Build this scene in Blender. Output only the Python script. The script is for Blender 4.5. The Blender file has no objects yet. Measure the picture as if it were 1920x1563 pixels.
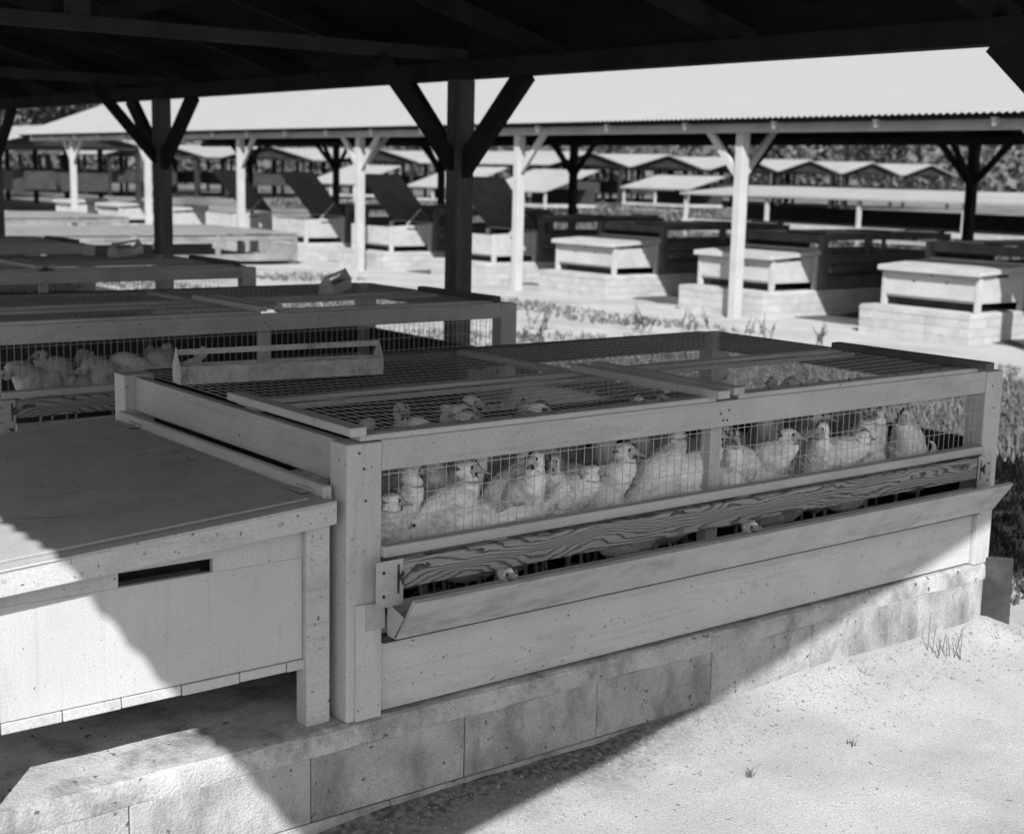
import bpy, bmesh, math, random
import numpy as np
from mathutils import Vector, Matrix, noise as mnoise

random.seed(7)
rng = np.random.default_rng(7)
S = bpy.context.scene
COL = S.collection

# ------------------------------------------------------------------ camera, sky, sun, exposure
YAW, PITCH, ROLL = 0.6644, 0.1704, 0.0235
cam_d = bpy.data.cameras.new('camera')
cam = bpy.data.objects.new('camera', cam_d)
COL.objects.link(cam)
fwd = Vector((math.sin(YAW) * math.cos(PITCH), math.cos(YAW) * math.cos(PITCH), -math.sin(PITCH)))
rt = Vector((math.cos(YAW), -math.sin(YAW), 0))
up = rt.cross(fwd)
r2 = rt * math.cos(ROLL) + up * math.sin(ROLL)
u2 = -rt * math.sin(ROLL) + up * math.cos(ROLL)
M = Matrix((r2, u2, -fwd)).transposed().to_4x4()
M.translation = Vector((-1.5139, -2.4913, 1.1818))
cam.matrix_world = M
cam_d.sensor_fit = 'HORIZONTAL'
cam_d.sensor_width = 36
cam_d.lens = 36 * 2638.0 / 1920
cam_d.clip_start = 0.05
cam_d.clip_end = 2000
cam_d.dof.use_dof = True
cam_d.dof.focus_distance = 3.35
cam_d.dof.aperture_fstop = 5.0
S.camera = cam

SUN = Vector((-0.72, -0.93, 1.0)).normalized()
W = bpy.data.worlds.new('World')
S.world = W
W.use_nodes = True
nt = W.node_tree
nt.nodes.clear()
wo = nt.nodes.new('ShaderNodeOutputWorld')
bg = nt.nodes.new('ShaderNodeBackground')
bw = nt.nodes.new('ShaderNodeRGBToBW')           # black-and-white film
sky = nt.nodes.new('ShaderNodeTexSky')
sky.sky_type = 'NISHITA'
sky.sun_disc = False
sky.sun_elevation = math.asin(SUN.z)
sky.sun_rotation = math.atan2(SUN.x, SUN.y)
sky.dust_density = 2.0
nt.links.new(sky.outputs[0], bw.inputs[0])
nt.links.new(bw.outputs[0], bg.inputs[0])
bg.inputs[1].default_value = 0.092
nt.links.new(bg.outputs[0], wo.inputs[0])

sun_d = bpy.data.lights.new('sun', 'SUN')
sun_d.energy = 4.7
sun_d.angle = math.radians(0.53)
sun = bpy.data.objects.new('sun', sun_d)
sun.rotation_euler = SUN.to_track_quat('Z', 'Y').to_euler()
COL.objects.link(sun)

S.view_settings.view_transform = 'Standard'
S.view_settings.look = 'None'
S.view_settings.exposure = 0.70
S.view_settings.gamma = 1.0
S.render.engine = 'CYCLES'
S.cycles.max_bounces = 8
S.cycles.diffuse_bounces = 5
S.cycles.glossy_bounces = 3

# ------------------------------------------------------------------ helpers
def G(v): return (v, v, v, 1.0)

def mat(name, lo, hi, scale=6.0, rough=0.75, bump=0.0, bscale=60.0, specks=None, stretch=(1, 1, 1), metallic=0.0,
        stains=None, spec=0.3, detail=6.0, bdist=0.004, fine=330.0, grain=None, famp=.14):
    m = bpy.data.materials.new(name); m.use_nodes = True
    t = m.node_tree; N = t.nodes; L = t.links
    b = N['Principled BSDF']
    b.inputs['Roughness'].default_value = rough
    b.inputs['Metallic'].default_value = metallic
    b.inputs['Specular IOR Level'].default_value = spec
    tc = N.new('ShaderNodeTexCoord'); oi = N.new('ShaderNodeObjectInfo')
    mul = N.new('ShaderNodeMath'); mul.operation = 'MULTIPLY'; mul.inputs[1].default_value = 37.0
    L.new(oi.outputs['Random'], mul.inputs[0])
    add = N.new('ShaderNodeVectorMath'); add.operation = 'ADD'
    L.new(tc.outputs['Object'], add.inputs[0]); L.new(mul.outputs[0], add.inputs[1])
    mp = N.new('ShaderNodeMapping'); mp.inputs['Scale'].default_value = stretch
    L.new(add.outputs[0], mp.inputs[0])
    n1 = N.new('ShaderNodeTexNoise'); n1.inputs['Scale'].default_value = scale; n1.inputs['Detail'].default_value = detail
    n1.inputs['Roughness'].default_value = 0.65
    L.new(mp.outputs[0], n1.inputs['Vector'])
    r = N.new('ShaderNodeValToRGB')
    r.color_ramp.elements[0].position = 0.32; r.color_ramp.elements[0].color = G(lo)
    r.color_ramp.elements[1].position = 0.68; r.color_ramp.elements[1].color = G(hi)
    L.new(n1.outputs['Fac'], r.inputs[0])
    col = r.outputs[0]
    def darken(fac, dark):
        nonlocal col
        mx = N.new('ShaderNodeMix'); mx.data_type = 'RGBA'
        L.new(fac, mx.inputs['Factor']); L.new(col, mx.inputs['A']); mx.inputs['B'].default_value = G(dark)
        col = mx.outputs['Result']
    if stains:
        sc, lo_, hi_, dk, st = stains
        mp2 = N.new('ShaderNodeMapping'); mp2.inputs['Scale'].default_value = st; L.new(add.outputs[0], mp2.inputs[0])
        n2 = N.new('ShaderNodeTexNoise'); n2.inputs['Scale'].default_value = sc; n2.inputs['Detail'].default_value = 8
        n2.inputs['Roughness'].default_value = 0.7
        L.new(mp2.outputs[0], n2.inputs['Vector'])
        r2_ = N.new('ShaderNodeMapRange'); r2_.inputs['From Min'].default_value = lo_; r2_.inputs['From Max'].default_value = hi_
        L.new(n2.outputs['Fac'], r2_.inputs['Value']); darken(r2_.outputs[0], dk)
    if specks:
        for sc, th, dk in specks:
            v = N.new('ShaderNodeTexNoise'); v.inputs['Scale'].default_value = sc; v.inputs['Detail'].default_value = 3.0
            L.new(add.outputs[0], v.inputs['Vector'])
            c = N.new('ShaderNodeMapRange'); c.inputs['From Min'].default_value = th; c.inputs['From Max'].default_value = th + .025
            L.new(v.outputs['Fac'], c.inputs['Value'])
            darken(c.outputs[0], dk)
    gr_out = None
    if grain:
        mg = N.new('ShaderNodeMapping'); mg.inputs['Scale'].default_value = grain; L.new(add.outputs[0], mg.inputs[0])
        ng = N.new('ShaderNodeTexNoise'); ng.inputs['Scale'].default_value = 1.0; ng.inputs['Detail'].default_value = 5; ng.inputs['Roughness'].default_value = .6
        ng.inputs['Distortion'].default_value = .6
        L.new(mg.outputs[0], ng.inputs['Vector']); gr_out = ng.outputs['Fac']
        rg_ = N.new('ShaderNodeMapRange'); rg_.inputs['From Min'].default_value = .56; rg_.inputs['From Max'].default_value = .74; rg_.inputs['To Max'].default_value = .30
        L.new(gr_out, rg_.inputs['Value']); darken(rg_.outputs[0], lo * .45)
    g1 = N.new('ShaderNodeTexNoise'); g1.inputs['Scale'].default_value = fine; g1.inputs['Detail'].default_value = 2
    L.new(mp.outputs[0], g1.inputs['Vector'])
    g2 = N.new('ShaderNodeMapRange'); g2.inputs['From Min'].default_value = .3; g2.inputs['From Max'].default_value = .7
    g2.inputs['To Min'].default_value = 1 - famp; g2.inputs['To Max'].default_value = 1 + famp; L.new(g1.outputs['Fac'], g2.inputs['Value'])
    g3 = N.new('ShaderNodeMix'); g3.data_type = 'RGBA'; g3.blend_type = 'MULTIPLY'; g3.inputs['Factor'].default_value = 1.0
    L.new(col, g3.inputs['A']); L.new(g2.outputs[0], g3.inputs['B']); col = g3.outputs['Result']
    L.new(col, b.inputs['Base Color'])
    if bump > 0:
        nb = N.new('ShaderNodeTexNoise'); nb.inputs['Scale'].default_value = bscale; nb.inputs['Detail'].default_value = 5
        L.new(mp.outputs[0], nb.inputs['Vector'])
        bp = N.new('ShaderNodeBump'); bp.inputs['Strength'].default_value = bump; bp.inputs['Distance'].default_value = bdist
        L.new(nb.outputs['Fac'], bp.inputs['Height']); L.new(bp.outputs[0], b.inputs['Normal'])
        if gr_out:
            bq = N.new('ShaderNodeBump'); bq.inputs['Strength'].default_value = .5; bq.inputs['Distance'].default_value = .0016; bq.invert = True
            L.new(gr_out, bq.inputs['Height']); L.new(bp.outputs[0], bq.inputs['Normal']); L.new(bq.outputs[0], b.inputs['Normal'])
    return m

def grain_mat():
    """flat-sawn softwood: contour lines of a stretched noise field"""
    m = bpy.data.materials.new('flat_sawn_wood'); m.use_nodes = True
    t = m.node_tree; N = t.nodes; L = t.links; b = N['Principled BSDF']; b.inputs['Roughness'].default_value = 0.8
    b.inputs['Specular IOR Level'].default_value = 0.15
    tc = N.new('ShaderNodeTexCoord'); sx = N.new('ShaderNodeSeparateXYZ'); L.new(tc.outputs['Object'], sx.inputs[0])
    def noi(scale, st, det=2.0, rough=0.5):
        mp = N.new('ShaderNodeMapping'); mp.inputs['Scale'].default_value = st; L.new(tc.outputs['Object'], mp.inputs[0])
        n = N.new('ShaderNodeTexNoise'); n.inputs['Scale'].default_value = scale; n.inputs['Detail'].default_value = det
        n.inputs['Roughness'].default_value = rough
        L.new(mp.outputs[0], n.inputs['Vector']); return n.outputs['Fac']
    def mm(op, a, c):
        k = N.new('ShaderNodeMath'); k.operation = op
        for i, q in ((0, a), (1, c)):
            if isinstance(q, (int, float)): k.inputs[i].default_value = q
            else: L.new(q, k.inputs[i])
        return k.outputs[0]
    base = mm('MULTIPLY', noi(1.0, (2.5, 1, 15.0), 1.3), 15.0)
    wob = mm('MULTIPLY', noi(1.0, (26, 1, 60.0), 3.0), 1.3)
    tilt = mm('MULTIPLY', sx.outputs[2], 72.0)
    f = mm('FRACT', mm('ADD', mm('ADD', base, wob), tilt), 0.0)
    r = N.new('ShaderNodeValToRGB'); e = r.color_ramp.elements
    e[0].position = 0.0; e[0].color = G(0.29); e[1].position = 1.0; e[1].color = G(0.10)
    x = e.new(0.5); x.color = G(0.30); x = e.new(0.80); x.color = G(0.12); x = e.new(0.97); x.color = G(0.055)
    L.new(f, r.inputs[0])
    fine = N.new('ShaderNodeMix'); fine.data_type = 'RGBA'; fine.blend_type = 'MULTIPLY'; fine.inputs['Factor'].default_value = 0.55
    L.new(r.outputs[0], fine.inputs['A'])
    r3 = N.new('ShaderNodeMapRange'); r3.inputs['From Min'].default_value = 0.3; r3.inputs['From Max'].default_value = 0.7; r3.inputs['To Min'].default_value = 0.5
    r3.inputs['To Max'].default_value = 1.25
    L.new(noi(1.0, (7, 50, 330), 4.0, 0.6), r3.inputs['Value']); L.new(r3.outputs[0], fine.inputs['B'])
    L.new(fine.outputs['Result'], b.inputs['Base Color'])
    bp = N.new('ShaderNodeBump'); bp.inputs['Strength'].default_value = 0.35; bp.inputs['Distance'].default_value = 0.002; bp.invert = True
    L.new(f, bp.inputs['Height']); L.new(bp.outputs[0], b.inputs['Normal'])
    return m

SPK = [(85, 0.69, 0.10), (210, 0.69, 0.12)]
GR = {'x': (2.2, 75, 75), 'y': (75, 2.2, 75), 'z': (75, 75, 2.2)}
def paint_set(name, lo, hi, st):
    return {k: mat(name + '_' + k, lo, hi, 3.5, 0.62, 0.2, 180, SPK, stains=(2.4, 0.52, 0.84, lo * .66, st[k]), grain=GR[k]) for k in 'xyz'}
STN = {'x': (1, 4, 4), 'y': (4, 1, 4), 'z': (4, 4, 1)}
PAINT_S = paint_set('grey_white_paint', 0.38, 0.44, STN); PAINT2_S = paint_set('aged_paint', 0.34, 0.43, STN); WHITE_S = paint_set('whitewash_boards', 0.35, 0.43, STN)
PAINT, PAINT2 = PAINT_S['x'], PAINT2_S['x']
NESTP = mat('nest_panel_paint', 0.385, 0.435, 4.0, 0.6, 0.15, 220, SPK, (1, 1, 1), stains=(3.0, 0.58, 0.86, 0.25, (5, 5, 0.7)), grain=(60, 60, 1.6))
LID = mat('roofing_felt', 0.30, 0.37, 7.0, 0.7, 0.35, 260, [(60, 0.72, 0.12)], stains=(5.0, 0.58, 0.72, 0.25, (1.5, 4, 1)))
WHITE = mat('whitewash', 0.33, 0.42, 2.5, 0.8, 0.2, 60, stains=(1.6, 0.58, 0.9, 0.26, (2, 2, 1)))
WHITED = mat('weathered_lid', 0.26, 0.42, 2.0, 0.85, 0.2, 60, stretch=(6, 1, 1))
DARKW = mat('creosoted_and_shaded_timber', 0.018, 0.036, 5.0, 0.9, 0.3, 60, stretch=(1, 1, 1), spec=0.1)  # dark roof timber, also for members with shade put into their colour
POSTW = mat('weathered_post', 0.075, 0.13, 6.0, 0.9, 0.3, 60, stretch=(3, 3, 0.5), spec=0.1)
TIEW = mat('grey_tie_timber', 0.05, 0.075, 6.0, 0.9, 0.3, 60, spec=0.1)
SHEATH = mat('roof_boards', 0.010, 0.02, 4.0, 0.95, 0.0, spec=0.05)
IRON = mat('galvanised_roof', 0.235, 0.245, 0.7, 0.8, 0.0, spec=0.1, fine=300)
WROOF = mat('white_sheet_roof', 0.25, 0.30, 0.7, 0.8, 0.0, spec=0.1, fine=20)
GALV = mat('galvanised_steel', 0.26, 0.46, 26, 0.5, 0.1, 90, metallic=0.0, stains=(9, 0.56, 0.72, 0.10, (1.5, 1.5, 0.5)))
TROUGH = mat('trough_metal', 0.32, 0.40, 9.0, 0.55, 0.15, 120, metallic=0.1, stains=(5, 0.5, 0.75, 0.19, (1, 3, 3)))
WIRE = mat('galvanised_wire', 0.34, 0.46, 30, 0.42, metallic=0.35, spec=.5)
BOLT = mat('dark_bolt', 0.04, 0.07, 30, 0.5, metallic=0.5)
BLOCK = mat('concrete_block', 0.24, 0.39, 7.0, 0.95, 0.55, 170, [(55, 0.68, 0.10), (150, 0.69, 0.13)], stains=(3.6, 0.47, 0.68, 0.13, (1.6, 1.6, .8)), spec=0.1, bdist=.006, famp=.22)
CAPM = mat('mortar_cap', 0.28, 0.44, 8.0, 0.95, 0.6, 140, [(40, 0.68, 0.09), (120, 0.69, .12)], stains=(5.0, 0.48, 0.68, 0.13, (1.4, 1.4, 1)), spec=0.1, bdist=.006, famp=.22)
MORTAR = mat('mortar_joint', 0.10, 0.24, 20, 0.95, 0.5, 90, spec=0.05)
BLOCKW = mat('limewashed_block', 0.32, 0.42, 5.0, 0.95, 0.4, 60, stains=(2.0, 0.5, 0.8, 0.24, (1, 1, 1)), spec=0.1)
MORTW = mat('limewashed_joint', 0.18, 0.24, 12, 0.95, spec=0.05)
FARCAGE = mat('shaded_cage_timber', 0.06, 0.11, 5, 0.9)  # darker copy of cage timber, deep shade put into the colour
DARKSOIL = mat('dark_soil', 0.035, 0.085, 5, 0.95, 0.6, 40, stains=(1.2, .5, .8, .02, (1, 1, 1)))  # mottled dark soil for the sheets under both sheds
RUNTOP = mat('weathered_run_top', 0.12, 0.25, 2.0, .9, stretch=(1, 5, 1))
LITTER = mat('litter', 0.02, 0.06, 30, 0.95, 0.6, 60)
INSIDE = mat('dark_interior_board_and_shade', 0.025, 0.05, 6, 0.95)
FEATH = mat('white_feathers', 0.74, 0.93, 16.0, 0.85, 1.0, 75, stretch=(0.5, 1, 1), stains=(13, 0.50, 0.74, 0.34, (0.5, 1.5, 1.3)), spec=0.1, bdist=0.009, fine=150, famp=.12)
WINGM = mat('wing_feathers', 0.66, 0.86, 14.0, 0.85, 0.8, 70, stretch=(0.25, 1, 2.2), stains=(9, 0.52, 0.8, 0.42, (0.3, 1.6, 2.4)), spec=0.1, bdist=0.008)
FEATHG = mat('shadowed_feathers', 0.40, 0.66, 12.0, 0.85, 0.7, 60, stretch=(0.5, 1, 1), spec=0.1, bdist=0.006)  # darker copy of the white feathers, shade of the back rows in the colour
SKIN = mat('bare_face', 0.26, 0.44, 90, 0.7, 0.3, 300)
COMB = mat('comb', 0.03, 0.06, 60, 0.6, 0.3, 300)
BEAK = mat('beak', 0.20, 0.30, 40, 0.5)
SHANK = mat('shank', 0.26, 0.4, 60, 0.6, 0.3, 300)
EYE = mat('eye', 0.006, 0.01, 10, 0.15, spec=0.6)
BOARDD = mat('mouldy_board', 0.018, 0.06, 9.0, 0.9, 0.4, 90, stains=(6, 0.48, 0.66, 0.025, (1, 1, 0.6)))
GRASS = mat('dry_grass', 0.055, 0.15, 3.0, 0.8)
WEED = mat('weed_leaves', 0.04, 0.09, 5.0, 0.7)
LEAF2 = mat('far_leaves', 0.05, 0.14, .12, .7)
LEAF = mat('tree_leaves', 0.03, 0.08, 0.5, 0.7)
BARK = mat('bark', 0.08, 0.16, 3.0, 0.9, 0.4, 20, stretch=(4, 4, 0.6))
STONE = mat('pebbles', 0.10, 0.30, 40, 0.9)
def crazed(m):
    t = m.node_tree; N = t.nodes; L = t.links; b = N['Principled BSDF']; src = b.inputs['Base Color'].links[0].from_socket
    tc = N.new('ShaderNodeTexCoord'); mp = N.new('ShaderNodeMapping'); mp.inputs['Scale'].default_value = (3.5, 9, 4); L.new(tc.outputs['Object'], mp.inputs[0])
    n = N.new('ShaderNodeTexNoise'); n.inputs['Scale'].default_value = 1.0; n.inputs['Detail'].default_value = 3.5; n.inputs['Distortion'].default_value = .8; L.new(mp.outputs[0], n.inputs['Vector'])
    a = N.new('ShaderNodeMath'); a.operation = 'SUBTRACT'; a.inputs[1].default_value = .5; L.new(n.outputs['Fac'], a.inputs[0])
    c = N.new('ShaderNodeMath'); c.operation = 'ABSOLUTE'; L.new(a.outputs[0], c.inputs[0])
    d = N.new('ShaderNodeMapRange'); d.inputs['From Min'].default_value = .010; d.inputs['From Max'].default_value = .002; d.inputs['To Max'].default_value = .6; L.new(c.outputs[0], d.inputs['Value'])
    n2 = N.new('ShaderNodeTexNoise'); n2.inputs['Scale'].default_value = 3.0; L.new(tc.outputs['Object'], n2.inputs['Vector'])
    d2 = N.new('ShaderNodeMapRange'); d2.inputs['From Min'].default_value = .46; d2.inputs['From Max'].default_value = .6; L.new(n2.outputs['Fac'], d2.inputs['Value'])
    k = N.new('ShaderNodeMath'); k.operation = 'MULTIPLY'; L.new(d.outputs[0], k.inputs[0]); L.new(d2.outputs[0], k.inputs[1])
    mx = N.new('ShaderNodeMix'); mx.data_type = 'RGBA'; L.new(k.outputs[0], mx.inputs['Factor']); L.new(src, mx.inputs['A']); mx.inputs['B'].default_value = G(.12)
    L.new(mx.outputs['Result'], b.inputs['Base Color'])
crazed(LID)
PLANK = grain_mat()

def sand_mat():
    m = mat('sand', 0.31, 0.395, 1.6, 0.95, 0.4, 130, [(45, 0.735, 0.15), (110, 0.73, 0.20)], stains=(1.1, 0.46, 0.72, 0.25, (1, 1, 1)), spec=0.05, bdist=0.005, fine=260, famp=.26)
    t = m.node_tree; N = t.nodes; L = t.links; b = N['Principled BSDF']
    src = b.inputs['Base Color'].links[0].from_socket
    tc = N.new('ShaderNodeTexCoord'); sx = N.new('ShaderNodeSeparateXYZ'); L.new(tc.outputs['Object'], sx.inputs[0])
    # damp, fouled soil along the foot of the block wall
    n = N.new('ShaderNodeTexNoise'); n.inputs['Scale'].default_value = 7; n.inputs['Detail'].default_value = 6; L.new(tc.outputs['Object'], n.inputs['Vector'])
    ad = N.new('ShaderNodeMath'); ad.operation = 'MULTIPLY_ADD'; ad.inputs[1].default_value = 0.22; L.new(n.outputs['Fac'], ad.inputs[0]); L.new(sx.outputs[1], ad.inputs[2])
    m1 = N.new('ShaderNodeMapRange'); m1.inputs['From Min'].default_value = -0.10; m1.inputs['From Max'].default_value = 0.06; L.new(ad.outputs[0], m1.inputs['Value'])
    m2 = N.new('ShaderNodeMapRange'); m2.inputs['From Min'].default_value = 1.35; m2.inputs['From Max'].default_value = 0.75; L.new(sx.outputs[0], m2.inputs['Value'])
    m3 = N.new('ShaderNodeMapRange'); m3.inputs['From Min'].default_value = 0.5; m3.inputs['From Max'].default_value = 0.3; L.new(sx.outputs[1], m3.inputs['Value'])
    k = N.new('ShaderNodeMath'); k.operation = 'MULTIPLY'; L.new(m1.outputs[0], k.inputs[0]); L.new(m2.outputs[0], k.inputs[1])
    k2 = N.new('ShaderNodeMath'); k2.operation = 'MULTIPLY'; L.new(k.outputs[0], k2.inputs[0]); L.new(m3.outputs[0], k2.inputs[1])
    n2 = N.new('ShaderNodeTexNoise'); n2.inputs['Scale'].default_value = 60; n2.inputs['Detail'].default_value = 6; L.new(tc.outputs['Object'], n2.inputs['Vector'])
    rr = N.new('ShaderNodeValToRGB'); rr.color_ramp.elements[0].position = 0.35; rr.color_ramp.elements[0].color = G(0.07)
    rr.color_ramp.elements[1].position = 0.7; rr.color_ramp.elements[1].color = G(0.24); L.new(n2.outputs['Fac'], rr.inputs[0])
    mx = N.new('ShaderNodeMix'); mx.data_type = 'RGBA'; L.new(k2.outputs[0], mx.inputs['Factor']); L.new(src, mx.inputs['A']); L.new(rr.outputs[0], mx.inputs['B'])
    # the far field beyond the second shed is grown over
    f1 = N.new('ShaderNodeMapRange'); f1.inputs['From Min'].default_value = 15.0; f1.inputs['From Max'].default_value = 17.5; L.new(sx.outputs[0], f1.inputs['Value'])
    n3 = N.new('ShaderNodeTexNoise'); n3.inputs['Scale'].default_value = 0.5; n3.inputs['Detail'].default_value = 8; L.new(tc.outputs['Object'], n3.inputs['Vector'])
    r5 = N.new('ShaderNodeValToRGB'); r5.color_ramp.elements[0].position = 0.4; r5.color_ramp.elements[0].color = G(0.08)
    r5.color_ramp.elements[1].position = 0.7; r5.color_ramp.elements[1].color = G(0.26); L.new(n3.outputs['Fac'], r5.inputs[0])
    mx2 = N.new('ShaderNodeMix'); mx2.data_type = 'RGBA'; L.new(f1.outputs[0], mx2.inputs['Factor']); L.new(mx.outputs['Result'], mx2.inputs['A']); L.new(r5.outputs[0], mx2.inputs['B'])
    L.new(mx2.outputs['Result'], b.inputs['Base Color'])
    return m
SAND = sand_mat()

class MB:
    def __init__(s): s.v = []; s.f = []; s.sm = False
    def add(s, vs, fs):
        o = len(s.v); s.v += [tuple(map(float, p)) for p in vs]; s.f += [tuple(i + o for i in q) for q in fs]; return s
    def box(s, x0, x1, y0, y1, z0, z1):
        return s.add([(x0, y0, z0), (x1, y0, z0), (x1, y1, z0), (x0, y1, z0), (x0, y0, z1), (x1, y0, z1), (x1, y1, z1), (x0, y1, z1)],
                     [(0, 3, 2, 1), (4, 5, 6, 7), (0, 1, 5, 4), (1, 2, 6, 5), (2, 3, 7, 6), (3, 0, 4, 7)])
    def hexa(s, p):   # 8 points, bottom ring then top ring
        return s.add(p, [(0, 3, 2, 1), (4, 5, 6, 7), (0, 1, 5, 4), (1, 2, 6, 5), (2, 3, 7, 6), (3, 0, 4, 7)])
    def bar(s, a, b, w, h, side=None):
        a = Vector(a); b = Vector(b); d = (b - a).normalized()
        r = Vector(side).normalized() if side else d.cross(Vector((0, 0, 1)))
        if r.length < 1e-4: r = Vector((1, 0, 0))
        r.normalize(); u = r.cross(d).normalized(); r = r * w / 2; u = u * h / 2
        return s.hexa([a - r - u, a + r - u, a + r + u, a - r + u, b - r - u, b + r - u, b + r + u, b - r + u])
    def tube(s, pts, rad, n=4, caps=False):
        pts = [Vector(p) for p in pts]; rads = rad if isinstance(rad, (list, tuple)) else [rad] * len(pts)
        vs = []; up_ = None
        for i, p in enumerate(pts):
            d = (pts[min(i + 1, len(pts) - 1)] - pts[max(i - 1, 0)]).normalized()
            ref = Vector((0, 0, 1)) if abs(d.z) < 0.9 else Vector((1, 0, 0))
            r = d.cross(ref).normalized(); u = r.cross(d).normalized()
            for k in range(n):
                a = 2 * math.pi * (k + .5) / n
                vs.append(p + (r * math.cos(a) + u * math.sin(a)) * rads[i])
        fs = []
        for i in range(len(pts) - 1):
            for k in range(n):
                fs.append((i * n + k, i * n + (k + 1) % n, (i + 1) * n + (k + 1) % n, (i + 1) * n + k))
        if caps: fs.append(tuple(range(n))[::-1]); fs.append(tuple((len(pts) - 1) * n + k for k in range(n)))
        return s.add(vs, fs)
    def loft(s, rings, closed=True):
        n = len(rings[0]); vs = [p for r in rings for p in r]; fs = []
        for i in range(len(rings) - 1):
            for k in range(n if closed else n - 1):
                fs.append((i * n + k, i * n + (k + 1) % n, (i + 1) * n + (k + 1) % n, (i + 1) * n + k))
        return s.add(vs, fs)
    def mesh(s, name, bevel=0.0, smooth=False):
        me = bpy.data.meshes.new(name); me.from_pydata(s.v, [], s.f); me.update()
        if bevel > 0 or True:
            bm = bmesh.new(); bm.from_mesh(me)
            bmesh.ops.recalc_face_normals(bm, faces=bm.faces)
            if bevel > 0:
                bmesh.ops.bevel(bm, geom=list(bm.edges), offset=bevel, segments=1, affect='EDGES', clamp_overlap=True)
            bm.to_mesh(me); bm.free()
        if smooth:
            for p in me.polygons: p.use_smooth = True
            if smooth == 'sharp': me.set_sharp_from_angle(angle=math.radians(24))
        return me
    def build(s, name, m, parent=None, bevel=0.0, smooth=False, kind=None):
        return link(name, s.mesh(name, bevel, smooth), m, parent, kind)

def link(name, me, m, parent=None, kind=None):
    o = bpy.data.objects.new(name, me); COL.objects.link(o)
    if m is not None and not me.materials: me.materials.append(m)
    if parent: o.parent = parent
    if kind: o['kind'] = kind
    return o
def empty(name, label, cat, loc=(0, 0, 0), rz=0.0, group=None):
    o = bpy.data.objects.new(name, None); COL.objects.link(o); o.empty_display_size = 0.2
    o.location = loc; o.rotation_euler = (0, 0, rz)
    return tag(o, label, cat, group)
def tag(o, label, cat, group=None):
    o['label'] = label; o['category'] = cat
    if group: o['group'] = group
    return o
def B(name, parent, m, bx, bevel=0.0015):
    if m is PAINT or m is PAINT2:
        d = (bx[1] - bx[0], bx[3] - bx[2], bx[5] - bx[4]); ax = 'xyz'[d.index(max(d))]
        m = (PAINT_S if m is PAINT else PAINT2_S)[ax]
    return MB().box(*bx).build(name, m, parent, bevel)
def copy_tree(o, parent=None):
    c = o.copy(); COL.objects.link(c); c.parent = parent
    for ch in list(o.children): copy_tree(ch, c)
    return c
def nz(x, y, s, seed=0.0): return mnoise.noise(Vector((x * s, y * s, seed)))

# ------------------------------------------------------------------ ground
def coords(dense0, dense1, step, lo, hi):
    c = list(np.arange(dense0, dense1, step)); a = dense1; st = step
    while a < hi: c.append(a); st *= 1.22; a += st
    c.append(hi); a = dense0 - step; st = step; pre = []
    while a > lo: pre.append(a); st *= 1.22; a -= st
    pre.append(lo); return np.array(pre[::-1] + c)
gx = coords(-1.6, 4.6, 0.045, -320, 520); gy = coords(-2.2, 1.2, 0.045, -260, 620)
def ground_z(x, y):
    z = -0.245
    if -2 < x < 6 and -3 < y < 3:
        d = max(0.0, -0.03 - y) if x < 2.4 else math.hypot(x - 2.4, max(0, -y))
        berm = 0.045 * math.exp(-d * 6.0) * (0.6 + 0.8 * max(0, min(1, (x - 0.2) / 1.6)))
        z += berm + 0.014 * nz(x, y, 2.2) + 0.007 * nz(x, y, 6, 3) + 0.0045 * nz(x, y, 17, 5)
        if y < -0.03: z -= 0.02 * max(0, min(1, (0.9 - x))) * math.exp(-d * 3)
    else:
        z += 0.02 * nz(x, y, 0.6) - .065 * max(0.0, min(1.0, (x - 5.5) / 3.5))
    return z
gv = [(x, y, ground_z(x, y)) for y in gy for x in gx]; nxg = len(gx)
gf = [(j * nxg + i, j * nxg + i + 1, (j + 1) * nxg + i + 1, (j + 1) * nxg + i) for j in range(len(gy) - 1) for i in range(nxg - 1)]
g = MB(); g.v = gv; g.f = gf
g.build('ground', SAND, None, smooth=True, kind='structure')

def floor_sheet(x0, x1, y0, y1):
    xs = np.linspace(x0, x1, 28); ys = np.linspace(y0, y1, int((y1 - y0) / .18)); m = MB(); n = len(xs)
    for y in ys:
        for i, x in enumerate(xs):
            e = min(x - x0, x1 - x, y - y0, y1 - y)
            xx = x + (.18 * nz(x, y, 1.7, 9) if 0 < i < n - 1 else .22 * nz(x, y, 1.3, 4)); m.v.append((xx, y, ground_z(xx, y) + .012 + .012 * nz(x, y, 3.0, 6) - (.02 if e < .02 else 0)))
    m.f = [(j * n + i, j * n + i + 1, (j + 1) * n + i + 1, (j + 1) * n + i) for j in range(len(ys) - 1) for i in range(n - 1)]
    m.build('shed_floor', DARKSOIL, None, smooth=True, kind='structure')
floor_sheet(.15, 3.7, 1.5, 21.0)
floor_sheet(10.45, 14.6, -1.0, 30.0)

# ------------------------------------------------------------------ open sheds
def corrugated(x0, z0, x1, z1, y0, y1, pitch=0.076, amp=0.009, sub=6, xs=2):
    n = int((y1 - y0) / pitch * sub); m = MB(); vs = []
    for i in range(n + 1):
        y = y0 + (y1 - y0) * i / n; h = amp * math.cos(2 * math.pi * (y - y0) / pitch)
        for k in range(xs):
            t = k / (xs - 1); vs.append((x0 + (x1 - x0) * t, y, z0 + (z1 - z0) * t + h))
    fs = [(i * xs + k, i * xs + k + 1, (i + 1) * xs + k + 1, (i + 1) * xs + k) for i in range(n) for k in range(xs - 1)]
    m.add(vs, fs); return m

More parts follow.
